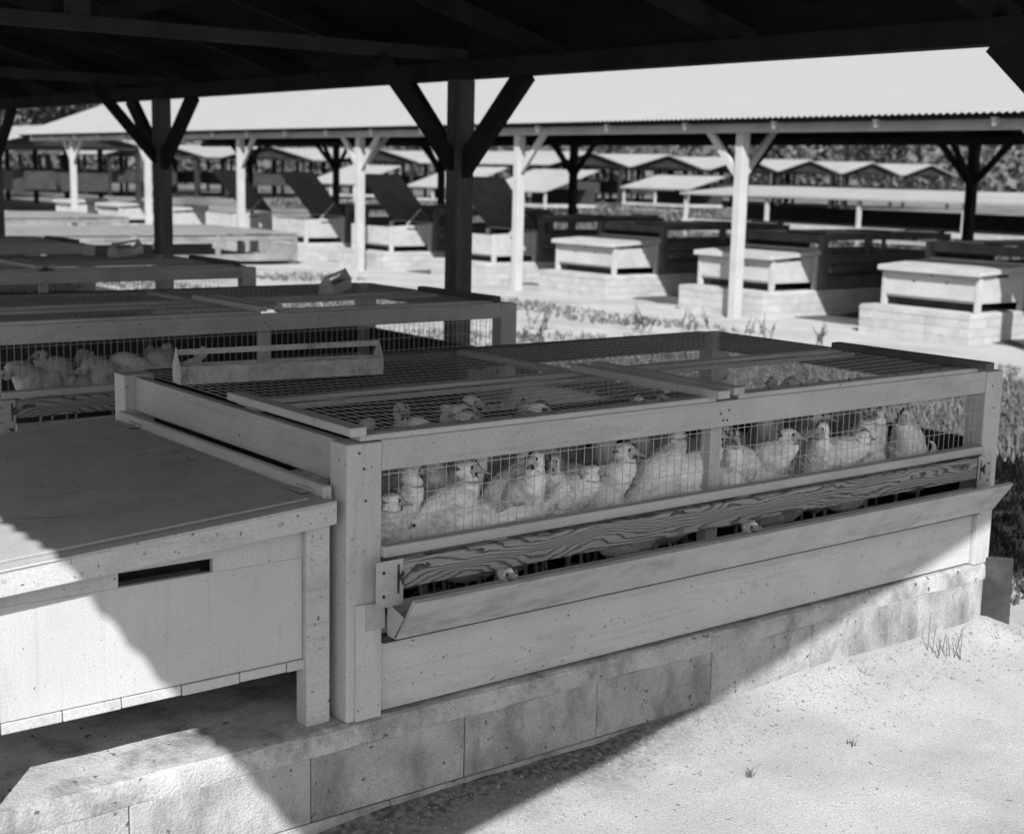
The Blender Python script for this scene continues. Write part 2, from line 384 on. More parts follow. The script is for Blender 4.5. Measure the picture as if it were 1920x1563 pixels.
def open_shed(name, label, ox, ys, y0, y1, post_l, post_r, frame, plate_l, brace, tie, bl=.57, bw=.115, sl=.247, half=2.52, zr=2.379, one=None):
    """posts at ox-1.15 and ox+3.05, ridge along Y; z of the plate foot 1.68"""
    t = empty(name, label, 'shed', (ox + 0.95, (y0 + y1) / 2, -0.25))
    off = Vector((-(ox + 0.95), -(y0 + y1) / 2, 0.25))
    xl, xr, xc = ox - 1.15, ox + 3.05, ox + 0.95
    def P(nm, mb, m, bevel=0.0, smooth=False, par=None, kind=None):
        mb.v = [(a + off.x, b + off.y, c + off.z) for a, b, c in mb.v]
        return mb.build(nm, m, par or t, bevel, smooth, kind)
    for x, m, sgn in ((xl, post_l, 1), (xr, post_r, -1)):
        for y in ys:
            P('post', MB().box(x - .055, x + .055, y - .055, y + .055, -0.42, 1.68), m, 0.004)
            for s in ((-1, 1) if not one or x == xr else one[ys.index(y)]):
                P('knee_brace', MB().bar((x, y + s * .02, 1.20), (x, y + s * bl, 1.70), .05, bw, (1, 0, 0)), brace if x == xl or brace is DARKW else m)
            if not (one and x == xl and ys.index(y) % 2): P('tie_brace', MB().bar((x + sgn * .03, y, 1.22), (x + sgn * .52, y, 1.76), .04, .075, (0, 1, 0)), brace if x == xl or brace is DARKW else m)
        pl = MB().box(x - .05, x + .05, y0 + .25, y1 - .25, 1.68, 1.775)
        P('plate_beam', pl, plate_l if x == xl else frame, 0.003)
    for y in ys:
        P('tie_beam', MB().box(xl - .06, xr + .06, y - .0225 + .05, y + .0225 + .05, 1.777, 1.845), tie, 0.002)
        P('king_post', MB().box(xc - .045, xc + .045, y - .04 + .05, y + .04 + .05, 1.846, zr - .08), tie)
        for s in (-1, 1):
            P('strut', MB().bar((xc + s * .12, y + .05, 1.86), (xc + s * 1.0, y + .05, 2.12), .04, .07, (0, 1, 0)), frame)
    y = y0 + .1; k = 0
    tails = post_l
    while y < y1:
        for s in (-1, 1):
            xe = xc + (s * (half - .06) if s < 0 else 2.22)
            P('rafter', MB().bar((xc, y, zr - .06), (xc + s * 2.16, y, zr - .06 - 2.16 * sl), .045, .09, (0, 1, 0)), frame)
            P('rafter_tail', MB().bar((xc + s * 2.161, y, zr - .06 - 2.161 * sl), (xe, y, zr - .06 - abs(xe - xc) * sl), .045, .09, (0, 1, 0)),
              tails if s < 0 else frame)
        y += 3.87 / 3
    for s in (-1, 1):
        xe = xc + s * half; ze = zr - half * sl
        P('sheathing', MB().hexa([(xc, y0 + .04, zr - .012), (xc + s * (half - .03), y0 + .04, ze + .004 - .008), (xc + s * (half - .03), y1 - .04, ze - .004), (xc, y1 - .04, zr - .012),
                                  (xc, y0 + .04, zr + .004), (xc + s * (half - .03), y0 + .04, ze + .012), (xc + s * (half - .03), y1 - .04, ze + .012), (xc, y1 - .04, zr + .004)]), SHEATH)
        P('corrugated_roof', corrugated(xc, zr + .028, xe, ze + .032, y0, y1), IRON, smooth=True)
        P('eave_purlin', MB().box(xc + s * (half - .12) - .02, xc + s * (half - .12) + .02, y0 + .05, y1 - .05, ze - .015, ze + .012), frame)
    P('ridge_cap', MB().hexa([(xc - .12, y0, zr + .015), (xc + .12, y0, zr + .015), (xc + .12, y1, zr + .015), (xc - .12, y1, zr + .015),
                             (xc - .005, y0, zr + .055), (xc + .005, y0, zr + .055), (xc + .005, y1, zr + .055), (xc - .005, y1, zr + .055)]), IRON)
    return t

YS1 = [3.85 + 3.87 * i for i in range(-1, 5)]
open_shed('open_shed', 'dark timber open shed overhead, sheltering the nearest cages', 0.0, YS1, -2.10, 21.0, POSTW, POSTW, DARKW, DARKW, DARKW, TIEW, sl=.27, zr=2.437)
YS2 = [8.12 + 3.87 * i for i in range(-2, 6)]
open_shed('open_shed', 'long open shed across the yard with whitewashed posts and bright iron roof', 11.0, YS2, -1.6, 30.2, WHITE, DARKW, DARKW, WHITED, WHITE, DARKW, .50, .075, .37, 2.36, 2.66, [(1,), (1,), (1,), (-1,), (-1, 1), (-1,), (1,), (-1, 1)])  # right posts, ties and rafters carry under-roof shade in their dark timber

# ------------------------------------------------------------------ wire panels
def wires(mb, o, u, lu, su, v, lv, sv, r=0.00072, sag=None, segs=1):
    o = Vector(o); u = Vector(u); v = Vector(v)
    def line(p, d, l):
        n = segs; pts = [p + d * (l * i / n) for i in range(n + 1)]
        if sag: pts = [q + sag(q) for q in pts]
        mb.tube(pts, r, 4)
    k = 0
    while k * su <= lu + 1e-6: line(o + u * (k * su), v, lv); k += 1
    k = 0
    n = Vector(u).cross(v) * (r * 1.6)
    while k * sv <= lv + 1e-6: line(o + v * (k * sv) + n, u, lu); k += 1

# ------------------------------------------------------------------ cage
CL, CD, CH = 2.386, 1.24, 0.618
def make_cage(name, label, trough=True):
    t = empty(name, label, 'cage')
    b = .0018
    for (x, y) in ((0, 0), (CL - .087, 0), (0, CD - .07), (CL - .087, CD - .07)):
        B('corner_post', t, PAINT, (x, x + .087, y, y + .07, 0.0, CH - .003), .002)
    B('post_facing', t, PAINT, (.021, .0865, -.004, -.0005, 0.0, .262), .0008)
    B('post_facing', t, PAINT, (CL - .0865, CL - .02, -.004, -.0005, 0.0, .262), .0008)
    B('top_rail', t, PAINT2, (.0875, CL - .0875, .003, .028, .55, CH), b)            # front
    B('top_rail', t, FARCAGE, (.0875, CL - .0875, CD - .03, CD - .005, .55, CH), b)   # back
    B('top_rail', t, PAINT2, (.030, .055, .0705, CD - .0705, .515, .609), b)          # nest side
    B('top_rail', t, FARCAGE, (CL - .055, CL - .030, .0705, CD - .0705, .55, CH), b)  # end rail coloured dark for the shade on it
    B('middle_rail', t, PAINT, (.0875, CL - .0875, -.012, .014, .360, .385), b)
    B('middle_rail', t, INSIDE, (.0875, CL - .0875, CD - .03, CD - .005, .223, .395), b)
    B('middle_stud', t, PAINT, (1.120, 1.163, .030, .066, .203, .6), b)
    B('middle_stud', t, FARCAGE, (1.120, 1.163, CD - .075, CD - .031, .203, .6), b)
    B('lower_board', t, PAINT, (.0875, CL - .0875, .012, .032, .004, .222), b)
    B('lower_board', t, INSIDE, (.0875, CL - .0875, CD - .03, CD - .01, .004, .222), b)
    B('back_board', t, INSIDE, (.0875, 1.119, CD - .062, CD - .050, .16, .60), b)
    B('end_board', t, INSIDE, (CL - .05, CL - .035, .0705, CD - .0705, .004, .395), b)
    B('floor', t, LITTER, (.056, CL - .056, .034, CD - .034, .14, .155), 0)
    B('top_divider', t, PAINT2, (1.150, 1.195, .575, CD - .031, .598, CH - .004), b)
    B('mid_bearer', t, PAINT2, (.056, CL - .056, .535, .572, .600, CH - .004), b)
    if True:
        B('trough_shade_strip', t, INSIDE, (.0875, CL - .0875, -.0120, .0115, .168, .1835), 0)  # dark strip standing for the contact shade under the trough
        B('guard_plank', t, PLANK, (.121, CL - .150, -.032, -.014, .293, .357), .0015)
        for i, x in enumerate((.052, CL - .150)):
            p = MB().box(x, x + .069, -.0365, -.0330, .258, .361).build('bracket_plate', TROUGH, t, .0006)
            sx_ = x + .056 if i == 0 else x + .012
            MB().box(sx_ - .003, sx_ + .003, -.0368, -.0366, .285, .350).build('slot', BOLT, p)
            w = MB()
            for s in (-1, 1): w.tube([(sx_, -.040, .322), (sx_ + .006, -.046, .322 + s * .008), (sx_ + .004, -.047, .322 + s * .015)], [.003, .004, .002], 6, True)
            w.tube([(sx_, -.0366, .322), (sx_, -.052, .322)], .0028, 6, True)
            w.build('wing_nut', BOLT, p, smooth=True)
            for zz in (.283, .336):
                MB().tube([(x + (.018 if i == 0 else .05), -.0364, zz), (x + (.018 if i == 0 else .05), -.0395, zz)], .0035, 8, True).build('bolt', BOLT, p)
        # V trough
        tr = MB().hexa([(.098, -.050, .186), (2.305, -.050, .186), (2.305, -.040, .186), (.098, -.040, .186),
                        (.098, -.118, .283), (2.305, -.118, .283), (2.305, -.107, .289), (.098, -.107, .289)]).build('feed_trough', TROUGH, t, .0012)
        MB().box(.098, 2.30, -.0155, -.0135, .184, .262).build('trough_back', TROUGH, tr)
        MB().box(.098, 2.30, -.0415, -.0156, .184, .187).build('trough_bottom', TROUGH, tr)
        for x in (.094, 2.301):
            MB().hexa([(x, -.0405, .1875), (x + .0015, -.0405, .1875), (x + .0015, -.0155, .1875), (x, -.0155, .1875),
                       (x, -.080, .243), (x + .0015, -.080, .243), (x + .0015, -.0155, .262), (x, -.0155, .262)]).build('trough_end', TROUGH, tr)
        MB().box(.046, .0935, -.0065, -.0050, .202, .261).build('trough_flange', TROUGH, tr)
        MB().box(2.303, 2.345, -.0065, -.0050, .202, .261).build('trough_flange', TROUGH, tr)
    # wire
    w = MB(); wires(w, (.09, .0165, .386), (1, 0, 0), CL - .18, .0254, (0, 0, 1), .165, .0508, r=.00095); w.build('front_wire', WIRE, t, kind='stuff')
    w = MB(); wires(w, (.09, CD - .033, .386), (1, 0, 0), CL - .18, .0254, (0, 0, 1), .165, .0508); w.build('back_wire', WIRE, t, kind='stuff')
    w = MB(); wires(w, (CL - .058, .072, .396), (0, 1, 0), CD - .145, .0254, (0, 0, 1), .155, .0508); w.build('end_wire', WIRE, t, kind='stuff')
    def sag(a0, a1, z):
        def f(q):
            e = max(0, (q.x - a0) * (a1 - q.x)) / ((a1 - a0) / 2) ** 2
            return Vector((0, 0, -.008 * e + .004 * nz(q.x, q.y, 3.0, z)))
        return f
    w = MB(); wires(w, (.058, .578, CH), (1, 0, 0), CL - .116, .0254, (0, 1, 0), CD - .61, .0508, sag=sag(0, CL, 1), segs=10)
    w.build('top_wire', WIRE, t, kind='stuff')
    # two hinged lids over the front half
    for i, (x0, x1) in enumerate(((.004, 1.112), (1.160, CL - .13))):
        ld = B('lid', t, PAINT2, (x0 + .03, x1 - .005, .002, .046, CH + .001, CH + .014), b)       # its front bar is the lid's own mesh
        B('lid_bar', ld, PAINT2, (x0 + .03, x1 - .005, .525, .568, CH + .001, CH + .013), b)
        B('lid_batten', ld, PAINT2, (x0, x0 + .040, -.008, .560, CH + .0145, CH + .034), b)
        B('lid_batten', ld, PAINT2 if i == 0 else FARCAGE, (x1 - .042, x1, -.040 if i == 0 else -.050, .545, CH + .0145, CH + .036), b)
        w = MB(); wires(w, (x0 + .042, .012, CH + .0145), (1, 0, 0), x1 - x0 - .086, .0254, (0, 1, 0), .545, .0508, sag=sag(x0, x1, i), segs=8)
        w.build('lid_wire', WIRE, ld, kind='stuff')
        nl = MB(); rr = random.Random(i)
        for k in range(7):
            xx = x0 + .02 + (x1 - x0 - .04) * rr.random(); nl.tube([(xx, .02, CH + .015), (xx + .006, .024, CH + .021), (xx + .012, .02, CH + .015)], .0012, 4)
        nl.build('staples', BOLT, ld)
    n = MB()
    for x, z in ((1.125, .585), (1.155, .592), (1.135, .567), (1.150, .566), (.042, .56), (.046, .49), (.03, .595), (2.33, .57), (2.345, .5)):
        n.tube([(x, .0028 if x > .09 and x < 2.3 else -.0005, z), (x, .0012 if x > .09 and x < 2.3 else -.002, z)], .0028, 8, True)
    n.build('nail_heads', BOLT, t)
    return t

cage = make_cage('poultry_cage', 'large pale wooden wire cage full of white hens in the foreground')
CAGE_Y1 = [0.0, 2.47, 4.95, 7.42, 9.9]
lab = ['large pale wooden wire cage full of white hens in the foreground',
       'shaded grey cage just behind the foreground cage, small feeder on its back corner',
       'third cage back at left, mostly hidden, its right end just left of the dark post',
       'fourth cage back at the left edge of the picture',
       'fifth cage back, a dark sliver at the far left under the shed']
for i, y in enumerate(CAGE_Y1):
    if i:
        c = copy_tree(cage); c.location = (0, y, 0); c['label'] = lab[i]
    else: c = cage
    c['group'] = 'cages under the near shed'

# ------------------------------------------------------------------ foundations of concrete block
def make_foundation(name, label, bm_, mm_, cm_, x0=-.95, x1=2.36, d=1.30, course=.148, courses=2, cap=.049, off=-.09, pitch=.4064, front=-.006):
    t = empty(name, label, 'foundation')
    y1 = front + d
    B('core', t, mm_, (x0 + .012, x1 - .012, front + .010, y1 - .012, -.36, -.012), 0)
    # rounded mortar cap
    prof = [(front - .001, -.054), (front - .002, -.040), (front - .001, -.018), (front + .002, -.007), (front + .010, -.002), (front + .05, -.001), (y1 - .03, -.001), (y1, -.02), (y1 + .004, -.052)]
    n = 70; rings = []
    for i in range(n + 1):
        x = x0 - .004 + (x1 - x0 + .008) * i / n
        rings.append([(x, y + .004 * nz(x * 1.0, k * .7, 6, 2) * (1 if k < 4 else 0), min(-.0008, z + .006 * nz(x, k, 9, 4)) if 0 < k < 7 else z + .005 * nz(x, 3, 9, 1)) for k, (y, z) in enumerate(prof)])
    m = MB().loft(rings, closed=False)
    m.f.append(tuple(range(len(prof)))); m.f.append(tuple(n * len(prof) + k for k in range(len(prof)))[::-1])
    m.build('mortar_cap', cm_, t, smooth='sharp')
    jn = .0022; me = {}
    def blk(bx):
        key = tuple(round(v, 3) for v in (bx[1] - bx[0], bx[3] - bx[2], bx[5] - bx[4]))
        if key not in me:
            q = MB().box(0, key[0], 0, key[1], 0, key[2]); me[key] = q.mesh('block', .0022)
        o = link('block', me[key], bm_, t); o.location = (bx[0], bx[2], bx[4])
    for c in range(courses):
        zt = -.0535 - c * (course + jn); zb = zt - course + (0 if c == 0 else 0)
        if c == courses - 1: zb = min(zb, -.36)
        xs = [off + pitch * k + (pitch / 2 if c % 2 else 0) for k in range(-3, 8)]
        xs = [x0] + [x for x in xs if x0 + .05 < x < x1 - .05] + [x1]
        for a, e in zip(xs, xs[1:]):
            blk((a + jn / 2, e - jn / 2, front + random.uniform(-.0015, .0015), front + .12, zb, zt))
        ys_ = [front + .1215, front + .52, front + .92, y1]
        for a, e in zip(ys_, ys_[1:]):
            blk((x0, x0 + .1, a + jn / 2, e - jn / 2, zb, zt)); blk((x1 - .1, x1, a + jn / 2, e - jn / 2, zb, zt))
    return t
fd = make_foundation('block_foundation', 'pale concrete block footing under the foreground cage', BLOCK, MORTAR, CAPM)
flab = ['pale concrete block footing under the foreground cage', 'footing under the second cage back, hidden in shade',
        'footing under the third cage back at left']
for i in (1, 2):
    c = copy_tree(fd); c.location = (0, CAGE_Y1[i], 0); c['label'] = flab[i]
    c['group'] = 'block footings under the near shed'
fd['group'] = 'block footings under the near shed'

# ------------------------------------------------------------------ nest boxes
def make_nest(name, label, panel, trim, lidm, open_lid=False, nx0=-.79, detail=True):
    """box of nests on the -X end of a cage"""
    t = empty(name, label, 'nest box'); bv = .0015
    x1 = -.020; zl = lambda x: .485 + .060 * (x - x1)          # lid soffit falls away from the cage
    Y0, Y1 = .042, 1.16
    zb = .151 if detail else .122
    def slab(nm, m, xa, xb, ya, yb, h0, h1, par=None, bev=bv):
        return MB().hexa([(xa, ya, zl(xa) + h0), (xb, ya, zl(xb) + h0), (xb, yb, zl(xb) + h0), (xa, yb, zl(xa) + h0),
                          (xa, ya, zl(xa) + h1), (xb, ya, zl(xb) + h1), (xb, yb, zl(xb) + h1), (xa, yb, zl(xa) + h1)]).build(nm, m, par or t, bev)
    for (xa, xb) in ((-.080, -.023), (nx0, nx0 + .057)):
        for (ya, yb) in ((Y0 - .012, Y0 + .033), (Y1 - .045, Y1)):
            MB().hexa([(xa, ya, 0), (xb, ya, 0), (xb, yb, 0), (xa, yb, 0), (xa, ya, zl(xa) - .002), (xb, ya, zl(xb) - .002), (xb, yb, zl(xb) - .002), (xa, yb, zl(xa) - .002)]).build('leg', trim, t, bv)
    # front panel with a hand slot
    sx0, sx1, sz0, sz1 = -.487, -.287, .375, .404
    fp = B('front_panel', t, panel, (nx0 + .058, -.081, Y0 + .004, Y0 + .018, zb, sz0), bv)
    def piece(xa, xb, zb):
        ya, yb = Y0 + .004, Y0 + .018
        MB().hexa([(xa, ya, zb), (xb, ya, zb), (xb, yb, zb), (xa, yb, zb), (xa, ya, zl(xa) - .004), (xb, ya, zl(xb) - .004), (xb, yb, zl(xb) - .004), (xa, yb, zl(xa) - .004)]).build('panel_piece', panel, fp)
    piece(nx0 + .058, sx0, sz0 + .0002); piece(sx1, -.081, sz0 + .0002); piece(sx0 + .0002, sx1 - .0002, sz1)
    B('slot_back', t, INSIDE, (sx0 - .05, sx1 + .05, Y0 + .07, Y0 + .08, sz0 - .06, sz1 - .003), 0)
    B('slot_ledge', t, INSIDE, (sx0, sx1 - .02, Y0 + .019, Y0 + .034, sz0 - .03, sz0 + .006), 0)
    if not detail: B('under_nest_shade', t, INSIDE, (nx0 + .14, -.085, Y0 + .34, Y0 + .35, .001, zb - .024), 0)  # dark sheets added to stand for the shade under the box
    if not detail: B('under_nest_shade', t, INSIDE, (nx0 + .12, nx0 + .13, Y0 + .10, Y1 - .10, .001, zb - .024), 0)
    B('back_panel', t, panel, (nx0 + .058, -.081, Y1 - .02, Y1 - .006, zb, .40), 0)
    # board on the outer (-X) side, with three peg holes' dark plugs
    MB().hexa([(nx0 + .008, Y0 + .034, zb), (nx0 + .022, Y0 + .034, zb), (nx0 + .022, Y1 - .046, zb), (nx0 + .008, Y1 - .046, zb),
               (nx0 + .008, Y0 + .034, zl(nx0) - .012), (nx0 + .022, Y0 + .034, zl(nx0) - .012), (nx0 + .022, Y1 - .046, zl(nx0) - .012), (nx0 + .008, Y1 - .046, zl(nx0) - .012)]).build('side_panel', panel, t, bv)
    for yy, zz in ((.40, .30), (.78, .29), (.58, .37)):
        MB().tube([(nx0 + .0079, yy, zz), (nx0 + .005, yy, zz)], .014, 8, True).build('peg', BOLT, t)
    # floor planks, ends showing under the front panel
    ed = [nx0 + .02, -.722, -.604, -.486, -.359, -.230, -.120, -.030]
    for a, e in zip(ed, ed[1:]):
        d = random.uniform(-.0007, .0007)
        B('floor_plank', t, trim, (a + .0012, e - .0012, Y0 + .002 + d, Y1 - .003, zb - .023 + d, zb - .0015), bv)
    # lid
    lg = 0.0
    if not open_lid:
        lid = slab('lid', lidm, nx0 - .045, x1 - .012, Y0 - .012, Y1 + .02, .002, .014)
        slab('lid_fascia', trim, nx0 - .045, x1 - .002, Y0 - .040, Y0 - .0125, -.037, .010, lid)
        slab('fascia_strip', trim, nx0 - .045, x1 - .003, Y0 - .043, Y0 - .0135, .0105, .0150, lid)
        slab('felt_cover', lidm, nx0 - .04, x1 - .045, Y0 + .004, Y1 + .015, .0145, .0195, lid, .0008)
        slab('lid_fascia', trim, nx0 - .060, nx0 - .0455, Y0 - .040, Y1 + .02, -.040, .016, lid)
        if detail:
            rr = random.Random(3); k = MB()
            for xx in (-.05, -.16, -.28, -.33, -.45, -.575, -.66, -.72):
                zz = zl(xx) - .014 + rr.uniform(-.012, .012)
                k.tube([(xx, Y0 - .0400, zz), (xx, Y0 - .0409, zz)], .0042, 10, True)
            k.build('nail_heads', WHITED, lid)
            k = MB()
            for xx, zz in ((-.068, .41), (-.045, .415), (-.066, .37), (-.044, .285), (-.062, .185), (-.04, .19)):
                k.tube([(xx, Y0 - .0120, zz), (xx, Y0 - .0129, zz)], .0036, 10, True)
            k.build('nail_heads', WHITED, t)
    else:
        # raised about the cage-side hinge and propped
        th = math.radians(54 + random.uniform(-4, 4)); L_ = 1.02; hx, hz = x1 - .01, .50
        dx, dz = -math.cos(th), math.sin(th); nx_, nz_ = -dz, -dx
        mb = MB(); p = []
        for q in (0, .022):
            for (a, yy) in ((0, Y0 - .012), (L_, Y0 - .012), (L_, Y1 + .02), (0, Y1 + .02)):
                p.append((hx + dx * a + nx_ * q * -1, yy, hz + dz * a - nz_ * q * -1))
        lid = mb.hexa(p).build('lid', INSIDE, t, bv)  # shade of the roof put into the raised lid's dark colour
        MB().bar((nx0 + .30, Y0 + .02, .45), (hx + dx * .34 + .012, Y0 + .02, hz + dz * .34 - .03), .016, .013).build('prop_stick', trim, t)
    hb = B('hinge_batten', t, trim, (x1 - .010, x1 + .012, Y0 + .002, Y1 - .01, .488, .522), .004)
    for yy in (.12, 1.02):
        h = MB(); h.tube([(x1 - .015, yy - .03, .506), (x1 - .015, yy + .03, .506)], .004, 8, True); h.box(x1 - .038, x1 - .0175, yy - .026, yy + .026, .5025, .5040)
        h.build('hinge', TROUGH, hb)
    return t
nest = make_nest('nest_box', 'pale nest box with flat lid and hand slot, left of the foreground cage', NESTP, PAINT, LID)

rd = random.Random(17)
dm = MB()
for k in range(26):
    x = rd.uniform(-.72, -.1); y = rd.uniform(.08, 1.1); r = rd.uniform(.002, .006); z = .485 + .060 * (x + .020) + .0196
    if k < 6: x, y = -.44 + rd.uniform(-.05, .05), .50 + rd.uniform(-.06, .06)
    z = .485 + .060 * (x + .020) + .0190
    n_ = 7; dm.add([(x + r * math.cos(6.283 * i / n_) * rd.uniform(.7, 1.2), y + r * math.sin(6.283 * i / n_) * rd.uniform(.7, 1.2), z) for i in range(n_)] + [(x, y, z + r * .7)], [(i, (i + 1) % n_, n_) for i in range(n_)])
o = dm.build('droppings', STONE, None, kind='stuff'); o['label'] = 'few crumbs and droppings on the near nest box lid'; o['category'] = 'droppings'
for x, z in ((.55, .085), (1.30, .095), (1.93, .115)):
    kn = MB(); kn.tube([(x, .0122, z), (x, .0114, z)], .013, 14, True); kn.tube([(x, .0113, z), (x, .0109, z)], .008, 12, True)
    kn.build('knot', PAINT2, cage)

# far shed: whitewashed nests, cages and footings
nest_w = make_nest('nest_box', 'x', WHITE_S['y'], WHITE, WHITED, False, detail=False)
nest_o = make_nest('nest_box', 'x', WHITE_S['y'], WHITE, WHITED, True, detail=False)
fd_w = make_foundation('block_foundation', 'x', BLOCKW, MORTW, BLOCKW, courses=3, course=.085, cap=.04, pitch=.30)
far = [(5.30, 0, 'nearest whitewashed nest box at the right of the far shed, lid shut'),
       (7.90, 0, 'whitewashed shut nest box standing behind a white post of the far shed'),
       (10.48, 0, 'third shut whitewashed nest box from the right in the far shed'),
       (12.95, 1, 'first open-lidded nest box of the far shed, right of the dark near post'),
       (15.53, 1, 'second open-lidded nest box of the far shed, beside a white post'),
       (18.12, 1, 'third open-lidded nest box along the far shed'),
       (20.70, 1, 'farthest nest box with its dark lid propped open'),
       (23.30, 0, 'small shut nest box far along the shed, by the leftmost thick dark post'),
       (25.90, 0, 'tiny white nest box near the left end of the far shed'),
       (28.40, 0, 'tiniest white nest box at the left end of the far shed')]
clab = ['dark cage behind the nearest far nest box at right', 'dark cage behind the second far nest box from the right',
        'dark cage behind the third far nest box from the right', 'dark cage behind the first open-lidded nest box',
        'dark cage behind the second open-lidded nest box', 'dark cage behind the third open-lidded nest box']
useo = usew = usef = False
for i, (y, op, lb) in enumerate(far):
    src = nest_o if op else nest_w
    if op and not useo: c = src; useo = True
    elif not op and not usew: c = src; usew = True
    else: c = copy_tree(src)
    c.location = (11.0, y, -.02); c.scale = (1, 1, .88); c['label'] = lb; c['group'] = 'nest boxes of the far shed'
    c2 = fd_w if not usef else copy_tree(fd_w); usef = True
    c2.location = (11.0, y, -.02); c2['group'] = 'limewashed block footings of the far shed'
    c2['label'] = 'limewashed block footing, ' + ['nearest', 'second nearest', 'third nearest', 'fourth nearest', 'fifth nearest', 'sixth nearest', 'fourth farthest', 'third farthest', 'second farthest', 'farthest'][i] + ' under the far shed nest boxes'
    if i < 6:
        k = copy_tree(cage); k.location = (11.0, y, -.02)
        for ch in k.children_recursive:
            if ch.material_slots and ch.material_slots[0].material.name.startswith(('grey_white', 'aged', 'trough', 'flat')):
                ch.material_slots[0].link = 'OBJECT'; ch.material_slots[0].material = FARCAGE  # far cages take the timber with shade in its colour
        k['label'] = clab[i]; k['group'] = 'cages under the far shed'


# ------------------------------------------------------------------ hens
def catmull(P, n):
    P = np.array(P, float); P = np.vstack([2 * P[0] - P[1], P, 2 * P[-1] - P[-2]]); out = []
    m = len(P) - 3
    for i in range(m):
        for t in np.linspace(0, 1, n, endpoint=(i == m - 1)):
            a, b, c, d = P[i:i + 4]
            out.append(.5 * (2 * b + (c - a) * t + (2 * a - 5 * b + 4 * c - d) * t * t + (3 * b - a - 3 * c + d) * t ** 3))
    return np.array(out)

